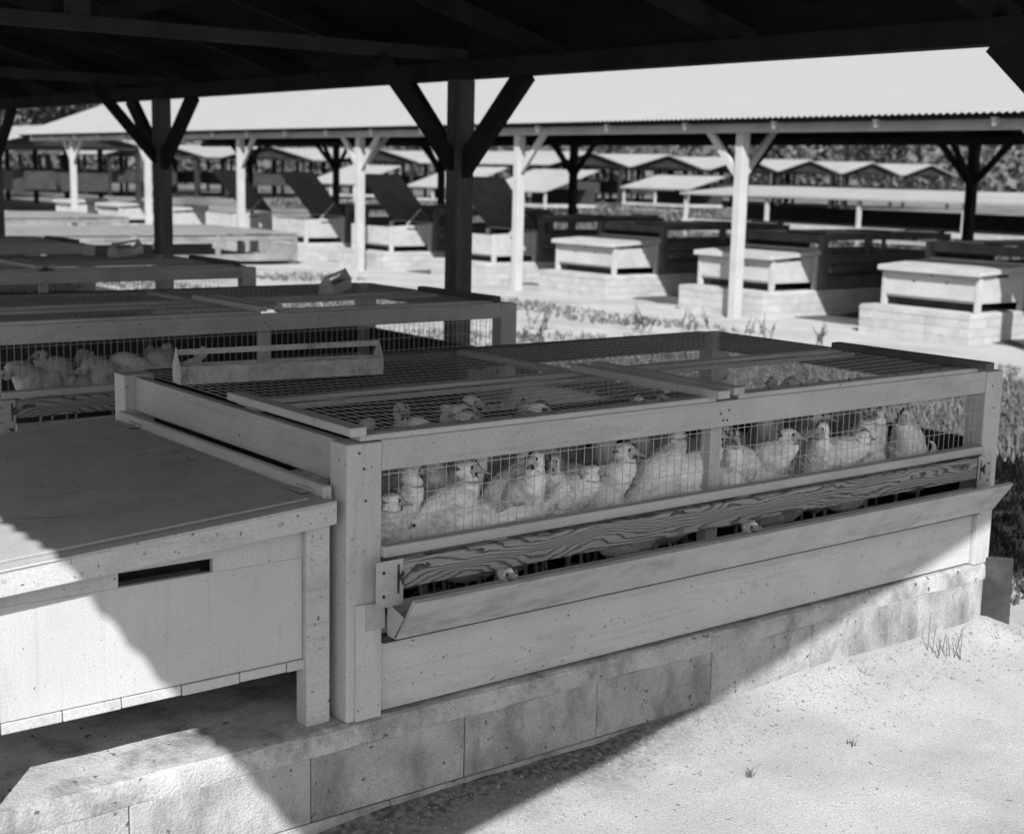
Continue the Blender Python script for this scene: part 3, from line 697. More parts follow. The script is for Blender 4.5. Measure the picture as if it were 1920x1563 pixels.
def hen_parts(hz=.33, hx=.14, turn=0.0, tail=1.0, fat=1.0, seed=0, pitch=0.0):
    """one continuous body from rump to beak root; +X forward, feet at the origin. hz/hx: head height/forward, turn: head yaw"""
    bz = .165
    cp, sp = math.cos(pitch), math.sin(pitch)
    def rot(x, z): return x * cp - (z - bz) * sp, bz + x * sp + (z - bz) * cp
    nb = rot(.078, bz + .055)                                   # neck root
    def nk(t, b=.03):
        x = nb[0] + (hx - nb[0]) * t; z = nb[1] + (hz - nb[1]) * t
        return x + b * math.sin(math.pi * t) * (1 if hz > .25 else .3), z + (0 if hz > .25 else .03 * math.sin(math.pi * t))
    st = [(-.185, 0, bz + .085 * tail, .006, .016), (-.165, 0, bz + .070 * tail, .017, .038), (-.135, 0, bz + .045 * tail, .038, .052), (-.085, 0, bz + .012, .060 * fat, .070),
          (-.025, 0, bz + .002, .074 * fat, .082), (.035, 0, bz + .016, .071 * fat, .080), (.074, 0, bz + .046, .053, .064)]
    st = [(rot(a_, c_)[0], b_, rot(a_, c_)[1], d_, e_) for a_, b_, c_, d_, e_ in st]
    ws = [(.25, .040, .046), (.52, .028, .031), (.80, .0205, .0225)]
    ca, sa = math.cos(turn), math.sin(turn)
    for t, a, b in ws:
        x, z = nk(t); f = t * t
        st.append((x, 0, z, a, b))
    head = [(-.010, -.003, .0180, .0190), (.006, .003, .0172, .0180), (.020, .001, .0140, .0148), (.032, -.003, .0088, .0100), (.038, -.005, .006, .007)]
    for dx, dz, a, b in head:
        st.append((hx + dx * ca, dx * sa, hz + dz, a, b))
    C = catmull(st, 9); n = 34; rings = []; arc = 0.0
    for i in range(len(C)):
        arc += 0 if i == 0 else float(np.linalg.norm(C[i, :3] - C[i - 1, :3]))
        p = C[i, :3]; d = C[min(i + 1, len(C) - 1), :3] - C[max(i - 1, 0), :3]; d /= np.linalg.norm(d) + 1e-9
        side = np.cross([0, 0, 1], d); side /= np.linalg.norm(side) + 1e-9
        u = np.cross(d, side)
        ra, rb = max(C[i, 3], .003), max(C[i, 4], .003); ring = []
        for k in range(n):
            a = 2 * math.pi * k / n
            q = p + side * ra * math.cos(a) + u * rb * math.sin(a)
            amt = .055 if i < len(C) - 40 else .02
            w = 1 + amt * mnoise.noise(Vector((q[0] * 45 + seed, q[1] * 60, q[2] * 45))) + amt * .8 * mnoise.noise(Vector((q[0] * 18, q[1] * 22 + seed, q[2] * 18)))
            q = p + (q - p) * w
            if i < len(C) - 30 and ra > .02:
                row = arc / .0150; ri = int(row); fr = row - ri
                sc_ = abs(math.cos((a * ra / .0125 * .5 + ri * 1.57)))
                q = q + (q - p) / (np.linalg.norm(q - p) + 1e-9) * (.0034 * (1 - fr) * sc_ - .0008)
            ring.append(tuple(q))
        rings.append(ring)
    body = MB().loft(rings)
    body.f.append(tuple(range(n))[::-1]); body.f.append(tuple((len(rings) - 1) * n + k for k in range(n)))
    # wings: cupped blades with stepped feather edges
    wings = []
    for s in (-1, 1):
        W_ = MB(); nu, nv = 16, 9; vs = []
        for i in range(nu):
            u_ = i / (nu - 1); x = .055 - .215 * u_
            hgt = .058 * math.sin(math.pi * min(1, u_ * .85 + .14)) ** .6 * (1 - .25 * u_)
            zc = bz + .030 + .035 * u_ * tail
            for k in range(nv):
                v_ = k / (nv - 1) * 2 - 1
                bul = .082 * fat * math.sqrt(max(0, 1 - (x + .01) ** 2 / .036)) * .92 + .013
                yy = s * max(.012, (bul * math.sqrt(max(.05, 1 - (v_ * .58) ** 2)) + .004 * math.sin(u_ * 22 + v_ * 3)) * (1 - .55 * u_ ** 2))
                vs.append((x + .012 * v_ * (1 if u_ > .5 else 0) + .006 * math.sin(k * 2.1 + i * .3 + seed) * u_, yy, zc + hgt * v_ * .9))
        W_.add(vs, [(i * nv + k, i * nv + k + 1, (i + 1) * nv + k + 1, (i + 1) * nv + k) for i in range(nu - 1) for k in range(nv - 1)])
        W_.v = [(rot(x_, z_)[0], y_, rot(x_, z_)[1]) for x_, y_, z_ in W_.v]
        wings.append(W_)
    # tail feathers
    T_ = MB()
    for k in range(9):
        a = (k - 4) / 4; rr = random.Random(seed * 13 + k)
        base = Vector((-.150, a * .012, bz + .075 * tail)); dirv = Vector((-.75, a * .34, .30 + .75 * tail - .25 * abs(a) + rr.uniform(-.06, .06))).normalized()
        ln = .085 + rr.uniform(-.01, .012); wv = Vector((.35, 0, .6 if abs(a) < .5 else .5)).normalized() * .013
        sd = Vector((0, .004 * (1 if a > 0 else -1), 0)); p0, p1, p2, p3 = [base + dirv * (ln * q) for q in (0, .45, .85, 1.0)]
        T_.add([p0 - wv * .5, p0 + wv * .5, p1 - wv + sd, p1 + wv + sd, p2 - wv * .9 + sd, p2 + wv * .9 + sd, p3], [(0, 1, 3, 2), (2, 3, 5, 4), (4, 5, 6)])
    T_.v = [(rot(x_, z_)[0], y_, rot(x_, z_)[1]) for x_, y_, z_ in T_.v]
    Hm = Matrix.Translation((hx, 0, hz)) @ Matrix.Rotation(turn, 4, 'Z')
    def tr(mb): mb.v = [tuple(Hm @ Vector(p)) for p in mb.v]; return mb
    bk = MB().loft([[(.032, .0065 * math.cos(a), -.005 + .0075 * math.sin(a)) for a in np.linspace(0, 6.283, 9)[:8]],
                    [(.046, .0045 * math.cos(a), -.008 + .0055 * math.sin(a)) for a in np.linspace(0, 6.283, 9)[:8]],
                    [(.062, .001 * math.cos(a), -.0135 + .0015 * math.sin(a)) for a in np.linspace(0, 6.283, 9)[:8]]])
    cb = MB(); xs = np.linspace(-.004, .036, 9); 
    for s in (-1, 1):
        pass
    top = [.002 + .008 * math.sin(math.pi * (i + .5) / 9) + (.003 if i % 2 else 0) for i in range(9)]
    vs = []
    for i, x in enumerate(xs):
        zb = .017 - .35 * max(0, x - .012); vs += [(x, -.003, zb), (x, .003, zb), (x - .004, .0012, zb + top[i]), (x - .004, -.0012, zb + top[i])]
    fs = []
    for i in range(8):
        for k in range(4): fs.append((i * 4 + k, i * 4 + (k + 1) % 4, i * 4 + 4 + (k + 1) % 4, i * 4 + 4 + k))
    cb.add(vs, fs)
    fc = MB()                                             # bare face patches
    for s in (-1, 1):
        wt = [(.030, s * .006, -.010), (.026, s * .008, -.016), (.024, s * .0075, -.023)]
        fc.tube(wt, [.003, .0048, .002], 6, True)
    ey = []
    for s in (-1, 1):
        e = MB(); c = Vector((.018, s * .0150, .004))
        for j in range(5):
            ph = math.pi * (j / 4 - .5)
            e.v += [tuple(c + Vector((.0042 * math.cos(ph) * math.cos(a), .0022 * math.cos(ph) * math.sin(a), .0042 * math.sin(ph)))) for a in np.linspace(0, 6.283, 9)[:8]]
        e.f = [(j * 8 + k, j * 8 + (k + 1) % 8, j * 8 + 8 + (k + 1) % 8, j * 8 + 8 + k) for j in range(4) for k in range(8)]
        ey.append(tr(e))
    lgs = []
    for s in (-1, 1):
        l = MB(); y = s * .034
        l.tube([(-.02, y, .10), (-.012, y, .062), (-.004, y, .008)], [.010, .0055, .0048], 7)
        for ang in (-.5, 0, .5, math.pi):
            L_ = .045 if ang != math.pi else .02
            l.tube([(-.004, y, .007), (-.004 + L_ * .6 * math.cos(ang), y + L_ * .6 * math.sin(ang), .007), (-.004 + L_ * math.cos(ang), y + L_ * math.sin(ang), .002)], [.0042, .0035, .0015], 5)
        lgs.append(l)
    return body, wings, T_, tr(bk), tr(cb), tr(fc), ey, lgs

HEN_CACHE = {}
def hen(label, loc, yaw, hz=.33, hx=.14, turn=0.0, tail=1.0, fat=1.0, sc=.80, soiled=False, group='hens in the foreground cage', variant=0, pitch=0.0):  # soiled: use the darker feathers with shade in their colour
    key = (hz, hx, turn, tail, fat, variant, pitch)
    if key not in HEN_CACHE:
        bd, wg, T_, bk, cb, fc, ey, lg = hen_parts(hz, hx, turn, tail, fat, variant, pitch)
        bm_ = bd.mesh('body', 0, True); bm_.materials.append(FEATH); bm_.materials.append(SKIN)
        ca, sa = math.cos(turn), math.sin(turn)
        for p in bm_.polygons:
            c = p.center; lx = (c.x - hx) * ca + c.y * sa; ly = -(c.x - hx) * sa + c.y * ca; lz = c.z - hz
            if lx > .013 + 9 * (lz + .002) ** 2 * 3 and lz < .010 and lx < .06 and abs(ly) < .03 and lz > -.022 and abs(lz) < .03: p.material_index = 1
        HEN_CACHE[key] = dict(body=bm_, wing=[q.mesh('wing', 0, True) for q in wg], tail_feathers=T_.mesh('tail_feathers', 0, True), beak=bk.mesh('beak', 0, True),
                              comb=cb.mesh('comb', 0, True), wattles=fc.mesh('wattles', 0, True), eye=[q.mesh('eye', 0, True) for q in ey], leg=[q.mesh('leg', 0, True) for q in lg])
    h = HEN_CACHE[key]
    t = empty('hen', label, 'hen', loc, yaw, group); t.scale = (sc, sc, sc)
    fm = FEATHG if soiled else FEATH  # darker feathers carry the shade of the back rows, not dirt
    def put(n, me, m):
        o = link(n, me, m, t)
        if n == 'body': o.material_slots[1].link = 'OBJECT'; o.material_slots[1].material = SKIN
        if me.materials and me.materials[0] is not m:
            o.material_slots[0].link = 'OBJECT'; o.material_slots[0].material = m
        return o
    put('body', h['body'], fm); put('tail_feathers', h['tail_feathers'], fm)
    for q in h['wing']: put('wing', q, WINGM if not soiled else FEATHG)
    put('beak', h['beak'], BEAK); put('comb', h['comb'], COMB); put('wattles', h['wattles'], COMB)
    for q in h['eye']: put('eye', q, EYE)
    for q in h['leg']: put('leg', q, SHANK)
    return t
def hen_head(label, head, yaw_deg, sc=.98, turn=0.0, tail=1.0, fat=.76, soiled=False, floor=.155, group='hens in the foreground cage', variant=0, hx=None, pitch=None):  # soiled: use the darker feathers with shade in their colour
    """stand a hen so that its head comes to the point head = (x, y, z)"""
    lift = 0.0 if head[2] < .3 or group == 'hens in the second cage' or 'lying' in label else (.035 if head[2] < .5 else .012)
    hz = round((head[2] + lift - floor) / sc, 2); 
    if pitch is None: pitch = .75 if hz > .36 else (.62 if hz > .31 else (.42 if hz > .27 else .10))
    if hx is None: hx = .085 if hz > .31 else (.115 if hz > .27 else .18)
    a = math.radians(yaw_deg)
    return hen(label, (head[0] - math.cos(a) * hx * sc, head[1] - math.sin(a) * hx * sc, floor), a, hz, hx, turn, tail, fat, sc, soiled, group, variant, pitch)

HH = hen_head
HH('white hen at the left corner post, dark beak pointing right, lowest of the heads there', (.155, .075, .425), -62, turn=1.0, variant=1)
HH('white hen with dark face looking right, just above the leftmost one', (.245, .13, .468), -58, turn=1.0, variant=2)
HH('white hen lying sideways along the wire near the left post, head hidden', (.27, .13, .375), 176, variant=3, fat=1.1, sc=1.02)
HH('plump white hen breast-on behind the wire, its head hidden by the top rail', (.46, .17, .545), -78, variant=4, sc=1.05)
HH('white hen peering right at the back, just left of the wire centre', (.66, .38, .47), 20, variant=5)
HH('dark-faced hen looking right behind the one with a round eye', (.625, .19, .478), 5, variant=1)
HH('upright white hen by the wire looking left with round dark eye', (.557, .060, .480), -100, turn=-1.0, variant=6, fat=.9)
HH('white hen in the middle stooping right beside ragged tail feathers', (.745, .075, .425), -60, turn=.9, variant=7)
HH('white hen facing left with its tail cocked high, middle of the cage', (.76, .24, .40), 172, tail=1.3, variant=8)
HH('white hen with dark comb looking right, left of the middle stud', (1.095, .13, .494), 3, variant=9, sc=1.02)
HH('white long-necked hen looking right, close to the middle stud', (1.158, .060, .486), -55, turn=.8, variant=2, fat=.9)
HH('white hen just right of the middle stud, head turned away', (1.30, .15, .44), 165, variant=3)
HH('white hen with back to the wire behind the middle stud', (1.40, .50, .52), 80, variant=4)
HH('shaded hen stooping left right of the middle stud', (1.42, .28, .37), 190, tail=1.2, sc=1.04, soiled=True, variant=5)  # soiled here means shade in the feather colour
HH('white hen at the wire looking left, right half of the cage', (1.618, .075, .458), 225, turn=-.6, variant=6)
HH('white hen at the wire with dark beak pointing right, right half of the cage', (1.79, .065, .41), -50, turn=.8, variant=7)
HH('white hen with raised neck looking right, near the right end', (1.955, .14, .455), 8, variant=8)
HH('grey-looking hen at the right end with its back to the wire', (2.10, .40, .50), 82, soiled=True, variant=9)
HH('white hen looking right at the back of the right half', (1.93, .40, .47), 10, variant=1)
HH('large hen standing mid-depth in the right half of the cage', (1.70, .33, .51), 20, sc=1.05, soiled=True, variant=2)
BACK = ['white hen in the back rows showing over the leftmost heads', 'white hen whose head shows through the lid wire near the left batten',
        'white hen in the second row, neck stretched up to the lid wire left of centre', 'white hen in the second row under the lid wire at its middle',
        'hen facing left in the back row behind the cocked tail', 'white hen just left of the middle stud in the second row',
        'white hen in the second row right behind the middle stud', 'hen facing away deep in the left half', 'white hen facing away left of the one with dark comb']
for i, (hd, yw) in enumerate([((.30, .40, .55), 30), ((.38, .30, .565), -40), ((.55, .36, .57), -30), ((.78, .33, .56), -50), ((.92, .45, .52), 150),
                              ((.98, .28, .52), -120), ((1.26, .30, .52), -70), ((.70, .62, .53), 100), ((.95, .60, .52), 70)]):
    HH(BACK[i], hd, yw, variant=i % 5, soiled=i % 2 == 0, group='hens crowding the back of the foreground cage')  # soiled here means shade in the feather colour
MORE = ['upright hen in the second row above the sideways one', 'upright hen second row, left of the round-eyed one', 'second-row hen directly behind the stooping one',
        'second-row hen facing left between the cocked tail and dark comb', 'second-row hen looking back left of the middle stud', 'second-row hen with raised head right of the middle stud',
        'second-row hen looking left in the right half', 'second-row hen looking right, middle of the right half', 'second-row hen near the right end looking left', 'hen in the far corner at the right end',
        'third-row hen behind the breast-on hen', 'third-row hen at the centre of the left half',
        'hen between the left-looking and right-looking ones in the right half', 'third-row hen in the middle of the right half', 'third-row hen near the right end',
        'front hen behind the sideways one, looking right', 'front hen looking left between the round-eyed and stooping ones', 'front hen under the cocked tail, looking right', 'front hen looking left just right of the middle stud',
        'front hen looking right, second from the middle stud', 'front hen looking left beside the one with dark beak at right', 'front hen nearest the right post, looking left']
for i, (hd, yw) in enumerate([((.36, .20, .555), -130), ((.50, .27, .57), -30), ((.72, .22, .56), -150), ((.90, .20, .54), -160), ((1.05, .24, .57), 200), ((1.33, .20, .56), -40),
                              ((1.52, .20, .545), 215), ((1.80, .24, .55), -20), ((2.04, .26, .52), 200), ((2.12, .62, .50), 140), ((.44, .46, .575), -100), ((.66, .46, .57), -60), ((1.70, .16, .50), -60), ((1.62, .46, .55), 30), ((1.90, .52, .53), 200), ((.38, .10, .47), -40), ((.66, .12, .45), -140), ((.88, .10, .465), -55), ((1.27, .09, .46), -130), ((1.50, .10, .44), -50), ((1.87, .12, .47), -120), ((2.07, .13, .44), 200)]):
    HH(MORE[i], hd, yw, variant=(i * 3) % 7, soiled=i % 4 != 0 if i < 15 else False, fat=.9, group='hens crowding the back of the foreground cage')
HH('hen seen under the left rail beside the nest lid', (.20, .46, .455), -30, variant=2)
# two heads reaching down to the trough slot
HH('hen putting its white head out of the slot above the trough, left half', (.425, -.012, .272), -90, variant=3, hx=.20)
HH('hen putting its head out of the slot above the trough, near the middle', (1.245, -.012, .270), -90, variant=4, hx=.20)
for i, (hd, yw, lb) in enumerate([((.20, 2.78, .40), 200, 'leftmost dim hen in the second cage'), ((.36, 2.84, .46), 190, 'dim hen second from the left in the second cage, tail raised'),
                                  ((.50, 2.80, .39), 200, 'dim hen third from the left in the second cage'), ((.64, 2.86, .40), 170, 'rightmost of the dim hens at the left of the second cage'),
                                  ((.90, 2.90, .45), 30, 'faint hen in the second cage seen beyond the long feeder')]):
    HH(lb, hd, yw, tail=1.2, variant=i, soiled=True, group='hens in the second cage')  # soiled here means shade in the feather colour

# ------------------------------------------------------------------ metal feeders
def feeder(label, loc, rz, L_=.60, letters=False):
    t = empty('trough_feeder', label, 'feeder', loc, rz, 'metal feeders on the cages')
    w, h, th = .066, .046, .0014
    fr = B('front_side', t, GALV, (0, L_, -w / 2, -w / 2 + th, 0, h), 0)
    MB().tube([(0, -w / 2, h), (L_, -w / 2, h)], .0022, 6).build('rolled_edge', GALV, fr)
    bk = B('back_side', t, GALV, (0, L_, w / 2 - th, w / 2, 0, h), 0)
    MB().tube([(0, w / 2, h), (L_, w / 2, h)], .0022, 6).build('rolled_edge', GALV, bk)
    B('bottom', t, GALV, (0, L_, -w / 2 + th, w / 2 - th, .0002, .0016), 0)
    for x in (-.0012, L_):
        e = MB(); pr = [(-w / 2, 0), (w / 2, 0), (w / 2, h), (.007, h + .042), (.004, h + .048), (-.004, h + .048), (-.007, h + .042), (-w / 2, h)]
        n = len(pr); e.add([(x, a, b) for a, b in pr] + [(x + .0012, a, b) for a, b in pr], [tuple(range(n))[::-1], tuple(range(n, 2 * n))] + [(k, (k + 1) % n, n + (k + 1) % n, n + k) for k in range(n)])
        e.build('end_plate', GALV, t)
    MB().bar((0, 0, h + .036), (L_, 0, h + .038), .0016, .015, (0, 1, 0)).build('top_bar', GALV, t)
    B('feed_residue', t, LITTER, (.002, L_ - .002, -w / 2 + .0016, w / 2 - .0016, .0018, .012), 0)
    if letters:
        for txt, z, s in (('GEORGE P', .024, .0145),):
            c = bpy.data.curves.new('lettering', 'FONT'); c.body = txt; c.size = s; c.extrude = .0005; c.align_x = 'CENTER'
            o = bpy.data.objects.new('lettering', c); COL.objects.link(o); c.materials.append(GALV)
            dg = bpy.context.evaluated_depsgraph_get(); me = bpy.data.meshes.new_from_object(o.evaluated_get(dg)); bpy.data.objects.remove(o)
            q = link('embossed_lettering', me, GALV, fr); q.location = (.30, -w / 2 - .0004, z); q.rotation_euler = (math.pi / 2, 0, 0)
    if letters:
        tk = MB()                                           # second embossed line, worn past reading
        for k in range(15): tk.box(.25 + .0072 * k, .2535 + .0072 * k, -w / 2 - .0005, -w / 2 - .0001, .0125, .0180)
        tk.build('embossed_line', GALV, fr)
    return t
feeder('long galvanised trough feeder lying on the foreground cage top', (.044, .928, .6215), -.132, .58, True)
feeder('short metal feeder end-on at the back corner of the second cage', (1.735, 3.04, .6215), .86, .50)
feeder('dark metal feeder on the third cage, a low silhouette at left', (1.89, 6.12 - .25, .6215), .86, .5)

# ------------------------------------------------------------------ things on the ground near the cage
bd = MB().box(0, .098, 0, .02, 0, .235).build('leaning_board', BOARDD, None, .002)
bd.location = (2.372, .012, -.222); bd.rotation_euler = (math.radians(2), math.radians(-1), math.radians(-52))
tag(bd, 'short dark mouldy board standing on end at the right corner of the footing', 'board')

def blades(mb, x, y, z, n, h, spread, w=.004, rr=random):
    for k in range(n):
        a = rr.uniform(0, 6.283); l = h * rr.uniform(.45, 1.0); s = spread * rr.uniform(.2, 1)
        p0 = Vector((x + rr.uniform(-.4, .4) * spread, y + rr.uniform(-.4, .4) * spread, z)); d = Vector((math.cos(a), math.sin(a), 0)); sd = Vector((-d.y, d.x, 0)) * w
        p1 = p0 + d * s * .35 + Vector((0, 0, l * .6)); p2 = p0 + d * s + Vector((0, 0, l * rr.uniform(.6, 1)))
        mb.add([p0 - sd, p0 + sd, p1 - sd * .7, p1 + sd * .7, p2], [(0, 1, 3, 2), (2, 3, 4)])
rg = random.Random(11)
for i, (x, y, n, h, lb) in enumerate([(2.02, -.12, 12, .15, 'spindly grass tuft growing at the foot of the block wall near its right end'),
                                      (.92, -.34, 9, .035, 'tiny grass sprout on the bright sand, left of its twin'),
                                      (1.28, -.36, 8, .035, 'tiny grass sprout on the bright sand, right of its twin')]):
    m = MB(); blades(m, x, y, ground_z(x, y) - .004, n, h, h * .7, .0016, rg)
    tag(m.build('grass_tuft', WEED), lb, 'grass')
m = MB(); 
for k in range(12):
    a = k * .5236; m.v.append((.026 * math.cos(a), .014 * math.sin(a), 0)); 
for k in range(12):
    a = k * .5236; m.v.append((.018 * math.cos(a), .009 * math.sin(a), .011))
m.f = [(k, (k + 1) % 12, 12 + (k + 1) % 12, 12 + k) for k in range(12)] + [tuple(range(12, 24))]
o = m.build('stone', STONE, None, .002, True); o.location = (.30, -.42, ground_z(.30, -.42) - .002); o.rotation_euler = (0, .1, .4)
tag(o, 'single pale flat stone on the sand at the bottom of the picture', 'stone')
# pebbles and crumbs in the fouled strip
pm = MB(); rp = random.Random(5)
for k in range(4200):
    x = rp.uniform(-.5, 3.0); y = -.035 - abs(rp.gauss(0, .12)) if rp.random() < .86 else rp.uniform(-1.5, -.05); r = rp.uniform(.0012, .0042) * (1.0 if rp.random() < .93 else 1.9)
    z = ground_z(x, y); a = rp.uniform(0, 3)
    pm.add([(x + r * math.cos(a), y + r * math.sin(a), z), (x - r * math.sin(a), y + r * math.cos(a), z), (x - r * math.cos(a), y - r * math.sin(a), z), (x + r * math.sin(a), y - r * math.cos(a), z),
            (x, y, z + r * .9)], [(0, 1, 4), (1, 2, 4), (2, 3, 4), (3, 0, 4)])
o = pm.build('pebbles', STONE, None, kind='stuff'); o['label'] = 'fine pebbles and crumbs along the foot of the block wall'; o['category'] = 'pebbles'

sm_ = MB()
for k in range(130):
    x = rp.uniform(-.3, 3.4); y = -.06 - abs(rp.gauss(0, .45)); a = rp.uniform(0, 6.28); l = rp.uniform(.004, .016); z = ground_z(x, y) + .0016
    sm_.bar((x, y, z), (x + l * math.cos(a), y + l * math.sin(a), z + rp.uniform(-.0005, .002)), .0012, .001)
o = sm_.build('straw_bits', BARK, None, kind='stuff'); o['label'] = 'scattered straw and twig bits on the sand in front of the cage'; o['category'] = 'straw'

# grass and weeds
def grass_area(name, label, x0, x1, y0, y1, n, h, w, m=GRASS, seed=0, dens=None):
    r = random.Random(seed); mb = MB(); k = 0
    while k < n:
        x = r.uniform(x0, x1); y = r.uniform(y0, y1)
        if dens and nz(x, y, dens[0], seed) < dens[1]: 
            k += .25; continue
        blades(mb, x, y, ground_z(x, y) - .01, 4, h, h * .6, w, r); k += 1
    o = mb.build(name, m, None, kind='stuff'); o['label'] = label; o['category'] = 'grass'; return o
grass_area('rough_grass', 'rough grass patch beyond the right end of the foreground cage', 4.6, 7.8, 1.0, 5.8, 6500, .15, .007, seed=1)
grass_area('rough_grass', 'shaded short grass right of the foreground cage', 2.62, 5.0, .1, 3.4, 3800, .08, .006, m=WEED, seed=8)
grass_area('rough_grass', 'thin dry grass in the yard between the two sheds', 5.0, 8.9, 3.2, 15.5, 3600, .085, .006, seed=2, dens=(.5, .0))
grass_area('rough_grass', 'tall field grass beyond the far shed', 15.2, 22.5, 5, 30, 5200, .38, .018, seed=3)
grass_area('rough_grass', 'pale field grass farther off behind the low pen', 26, 44, 14, 50, 4200, .5, .04, seed=4)
rw = random.Random(21)
wl = ['weed clump in the yard left of the shut nest boxes', 'leafy weed in front of the third shut nest box', 'dark upright weed in front of the middle shut nest box',
      'stalky weed just above the top back edge of the foreground cage', 'stalky weed right of the white post foot', 'thin weed stalk above the right lid batten', 'low weed beside the second cage end post']
for i, ((x, y), lb) in enumerate(zip([(6.9, 7.8), (7.9, 7.6), (7.75, 7.35), (8.3, 7.2), (8.25, 6.3), (8.4, 5.7), (6.2, 7.0)], wl)):
    mb = MB()
    for s in range(5):
        a = rw.uniform(0, 6.28); hh = rw.uniform(.12, .26); x_, y_ = x + rw.uniform(-.12, .12), y + rw.uniform(-.12, .12)
        tip = (x_ + .1 * math.cos(a), y_ + .1 * math.sin(a), -.25 + hh)
        mb.tube([(x_, y_, -.26), ((x_ + tip[0]) / 2, (y_ + tip[1]) / 2, -.25 + hh * .55), tip], [.006, .004, .002], 5)
        for q in range(9):
            t_ = .25 + .75 * q / 9; p = Vector((x_ + (tip[0] - x_) * t_, y_ + (tip[1] - y_) * t_, -.25 + hh * t_)); b_ = rw.uniform(0, 6.28); d = Vector((math.cos(b_), math.sin(b_), .5)) * .06 * (1.15 - t_)
            sd = Vector((-d.y, d.x, 0)) * .3
            mb.add([p, p + d * .5 + sd, p + d, p + d * .5 - sd], [(0, 1, 2, 3)])
    tag(mb.build('weed', WEED), lb, 'weed', 'weeds in the yard')

# ------------------------------------------------------------------ low run beside the far shed
def low_run(label, x0, x1, y0, y1):
    t = empty('low_run', label, 'run', (x0, y0, -.25), group='low wire runs between the sheds')
    def PR(nm, bx, m):
        a = MB().box(*bx); a.v = [(x - x0, y - y0, z + .25) for x, y, z in a.v]; return a.build(nm, m, t, .003)
    for y in (y0, y1 - .05):
        PR('bottom_rail', (x0, x1, y, y + .05, -.25, -.14), RUNTOP)
        PR('top_rail', (x0, x1, y, y + .05, .07, .16), RUNTOP)
    n = 4
    for k in range(n + 1):
        x = x0 + (x1 - x0 - .08) * k / n; PR('post', (x, x + .08, y0 - .012, y0 - .002, -.25, .165), RUNTOP)
    for k in range(n): 
        a = x0 + (x1 - x0) * k / n; PR('top_sheet', (a + .01, x0 + (x1 - x0) * (k + 1) / n - .01, y0 - .03, y1, .167 + .005 * (k % 2), .185 + .005 * (k % 2)), RUNTOP)
    w = MB(); wires(w, (0, .06, .11), (1, 0, 0), x1 - x0, .05, (0, 0, 1), .21, .05, r=.003); w.build('side_wire', BOLT, t, kind='stuff')
    B('litter_floor', t, LITTER, (.05, x1 - x0 - .05, .1, y1 - y0 - .1, .012, .03), 0)
low_run('nearer low pale-topped wire run between the sheds, left of the dark post', 4.2, 9.7, 17.5, 20.6)
low_run('farther low pale-topped wire run between the sheds at left', 4.6, 9.7, 24.2, 27.3)

# ------------------------------------------------------------------ low white-roofed pens and farther sheds
def low_pen(label, x, y0, y1, z0=.62, z1=.90, w=1.7):
    t = empty('low_pen', label, 'pen', (x, (y0 + y1) / 2, -.25), group='low white-roofed pens in the field')
    def q(nm, mb, m):
        mb.v = [(a - x, b - (y0 + y1) / 2, c + .25) for a, b, c in mb.v]; return mb.build(nm, m, t)
    q('roof', MB().hexa([(x, y0, z0), (x + w, y0, z1), (x + w, y1, z1), (x, y1, z0), (x, y0, z0 + .05), (x + w, y0, z1 + .05), (x + w, y1, z1 + .05), (x, y1, z0 + .05)]), WROOF)
    n = max(2, int((y1 - y0) / 2.6))
    for k in range(n + 1):
        y = y0 + .1 + (y1 - y0 - .2) * k / n
        q('post', MB().box(x + .1, x + .17, y - .04, y + .04, -.26, z0 + .02), WHITE)
    q('floor', MB().box(x + .06, x + w, y0 + .05, y1 - .05, .10, .20), WHITED)
    q('back_panel', MB().box(x + w - .1, x + w - .06, y0 + .05, y1 - .05, .2, .2 + (z1 - .2) * .45), INSIDE)
    q('lower_rail', MB().box(x + .12, x + .16, y0, y1, -.1, -.02), WHITED)
    return t
low_pen('long low pen with white sloping roof in the field at right', 23.6, 4.0, 23.0, .80, 1.00, 2.4)
low_pen('short low pen with white roof seen left of the right-hand white post', 37.0, 36.2, 40.0, .75, 1.25, 2.0)
low_pen('low white-roofed pen seen between two raised nest lids', 30.0, 41.5, 45.0, .6, 1.4, 2.4)
low_pen('low white-roofed pen seen just left of the thick dark near post', 29.0, 35.0, 38.6, .6, 1.35, 2.4)
low_pen('low white-roofed pen farthest left behind the raised lids', 30.0, 49.0, 53.0, .6, 1.4, 2.4)

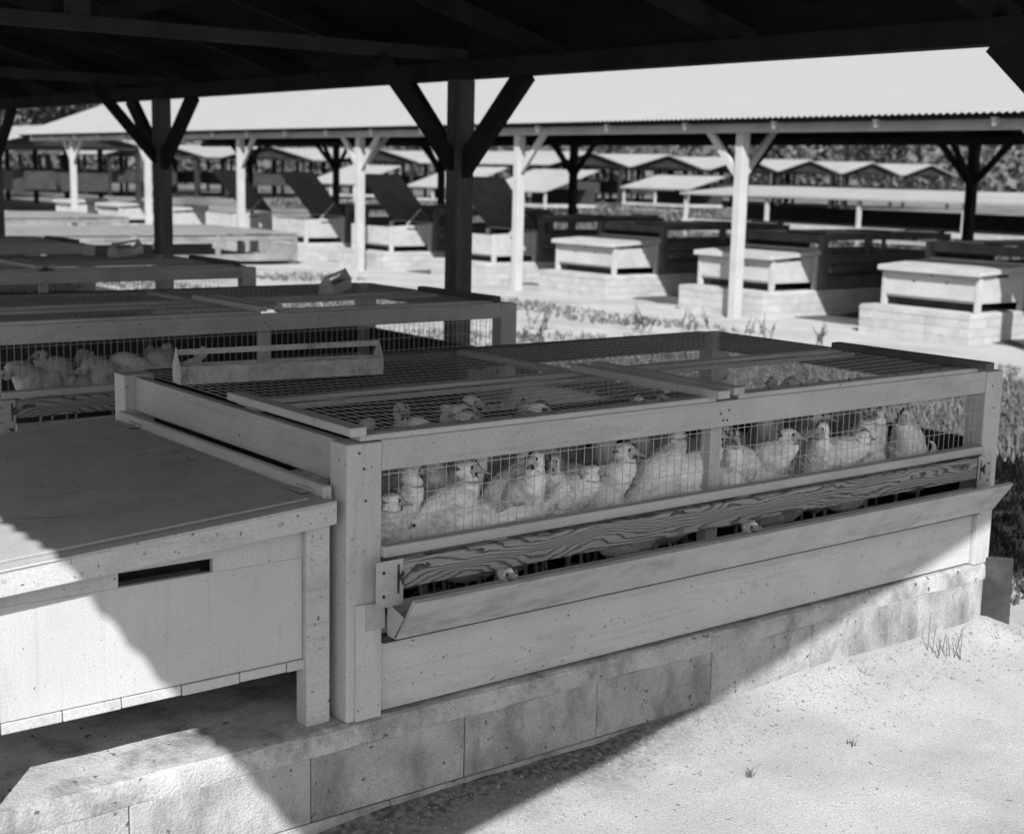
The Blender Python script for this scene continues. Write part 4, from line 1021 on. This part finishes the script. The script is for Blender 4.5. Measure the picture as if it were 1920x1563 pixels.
def far_shed(label, xc, yg, length=22.0, half=2.65, ze=1.66, zr=2.33):
    t = empty('distant_shed', label, 'shed', (xc, yg + length / 2, -.25), group='distant gabled sheds in a row')
    cy = yg + length / 2
    def q(nm, mb, m):
        mb.v = [(a - xc, b - cy, c + .25) for a, b, c in mb.v]; return mb.build(nm, m, t)
    for s in (-1, 1):
        q('roof', MB().hexa([(xc, yg, zr), (xc + s * half, yg, ze), (xc + s * half, yg + length, ze), (xc, yg + length, zr),
                             (xc, yg, zr + .05), (xc + s * half, yg, ze + .05), (xc + s * half, yg + length, ze + .05), (xc, yg + length, zr + .05)]), WROOF)
        for k in range(6):
            y = yg + .3 + k * (length - .6) / 5
            q('post', MB().box(xc + s * 2.2 - .07, xc + s * 2.2 + .07, y - .07, y + .07, -.26, 1.68), DARKW)
    q('gable_shade', MB().add([(xc - half + .3, yg + .25, ze + .06), (xc + half - .3, yg + .25, ze + .06), (xc, yg + .25, zr - .03), (xc - half + .3, yg + .3, ze + .06), (xc + half - .3, yg + .3, ze + .06), (xc, yg + .3, zr - .03)],
                              [(0, 1, 2), (5, 4, 3), (0, 3, 4, 1), (1, 4, 5, 2), (2, 5, 3, 0)]), DARKW)  # dark sheet standing for the shade inside the open gable
    q('cage_row', MB().box(xc - 1.5, xc + 1.5, yg + 1.0, yg + length - 1, .35, .95), INSIDE)  # cages as one box, under-roof shade put into its dark colour
    q('feed_bin', MB().box(xc - 1.2, xc - .4, yg + .4, yg + .9, .4, .95), INSIDE)
    return t
dl = ['first', 'second', 'third', 'fourth', 'fifth', 'sixth', 'seventh']
for i, xx in enumerate((44.1, 49.3, 55.0, 60.2, 65.7, 71.3)):
    far_shed('%s gabled shed from the left in the distant row at right' % dl[i], xx, 50.0)
for i, (xx, yy) in enumerate(((27.0, 62.0), (33.0, 62.0), (39.0, 61.0))):
    far_shed('%s gabled shed from the left in the distant group behind the raised lids' % dl[i], xx, yy, 16)
far_shed('distant gabled shed beyond the left end of the far shed', 14.6, 40.0, 16)

# ------------------------------------------------------------------ trees
def tree_meshes(seed, h=9.0, r=3.4, n=2600, leaf=.24):
    rr = random.Random(seed); tk = MB(); cr = MB()
    base = [Vector((0, 0, -.3)), Vector((.1, .05, h * .25)), Vector((.15 + rr.uniform(-.3, .3), rr.uniform(-.3, .3), h * .55)), Vector((rr.uniform(-.4, .4), rr.uniform(-.4, .4), h * .85))]
    tk.tube(base, [.24, .18, .12, .04], 8)
    cl = []
    for k in range(11):
        a = rr.uniform(0, 6.28); z = h * rr.uniform(.3, .8); q = base[1].lerp(base[3], (z / h - .25) / .6); l = r * rr.uniform(.45, .95) * (1.15 - abs(z / h - .55))
        e = q + Vector((math.cos(a) * l, math.sin(a) * l, l * rr.uniform(.2, .7))); tk.tube([q, q.lerp(e, .5) + Vector((0, 0, .15)), e], [.07, .045, .015], 5)
        cl += [(e, r * rr.uniform(.28, .45)), (q.lerp(e, .6), r * rr.uniform(.2, .35))]
    cl.append((base[3], r * .45))
    for k in range(n):
        c, s = cl[rr.randrange(len(cl))]
        d = Vector((rr.gauss(0, 1), rr.gauss(0, 1), rr.gauss(0, .8))); d = d.normalized() * s * rr.random() ** .45
        p = c + d; u = Vector((rr.gauss(0, 1), rr.gauss(0, 1), rr.gauss(0, 1))).normalized(); v = u.cross(Vector((rr.gauss(0, 1), rr.gauss(0, 1), rr.gauss(0, 1)))).normalized()
        a = leaf * rr.uniform(.5, 1.2); cr.add([p - u * a, p - v * a * .5, p + u * a, p + v * a * .5], [(0, 1, 2, 3)])
    return tk.mesh('trunk', 0, True), cr.mesh('crown')
TM = [tree_meshes(s, h, r) for s, h, r in ((1, 8.5, 3.6), (2, 10.5, 4.2), (3, 7.0, 3.2))]
spots = [(96, 72, 1, 'tree behind the distant sheds, far right of the picture'), (86, 76, 0, 'tree behind the distant sheds, second from the right'),
         (74, 80, 1, 'tree behind the right end of the distant row'), (62, 84, 2, 'tree behind the middle of the distant row'),
         (52, 84, 1, 'tree behind the left part of the distant row'), (44, 84, 0, 'tree behind the first distant shed'),
         (34, 80, 1, 'tree behind the gabled sheds at centre left'), (26, 74, 2, 'dark tree seen between raised lids at left'),
         (19.5, 66, 1, 'dark tree behind the left part of the far shed'), (15.0, 58, 0, 'dark tree seen past the left end of the far shed'),
         (11.5, 62, 2, 'tree whose crown shows over the left end of the far roof'), (7.5, 56, 1, 'tree at the far left edge beyond the yard'),
         (40.5, 20, 2, 'slim pale tree at right, between far shed posts')]
for x, y, k, lb in spots:
    t = empty('tree', lb, 'tree', (x, y, -.25), random.uniform(0, 6.28), 'trees beyond the poultry yard')
    s = random.uniform(.85, 1.2); t.scale = (s, s, s)
    link('trunk', TM[k][0], BARK, t); link('crown', TM[k][1], LEAF, t)
wm = MB(); rr = random.Random(99)
for k in range(34000):
    a = rr.uniform(-.15, 1.25); d = rr.uniform(118, 150)
    p = Vector((math.sin(a) * d, math.cos(a) * d, rr.uniform(-.3, 1) ** 1.0 * 7 if rr.random() < .5 else abs(rr.gauss(0, 3.5))))
    u = Vector((rr.gauss(0, 1), rr.gauss(0, 1), rr.gauss(0, 1))).normalized(); v = u.cross(Vector((rr.gauss(0, 1), rr.gauss(0, 1), rr.gauss(0, 1)))).normalized(); a_ = rr.uniform(.2, .7)
    wm.add([p - u * a_, p - v * a_ * .6, p + u * a_, p + v * a_ * .6], [(0, 1, 2, 3)])
o = wm.build('far_woodland', LEAF2, None, kind='stuff'); o['label'] = 'dark band of woodland on the skyline'; o['category'] = 'woodland'
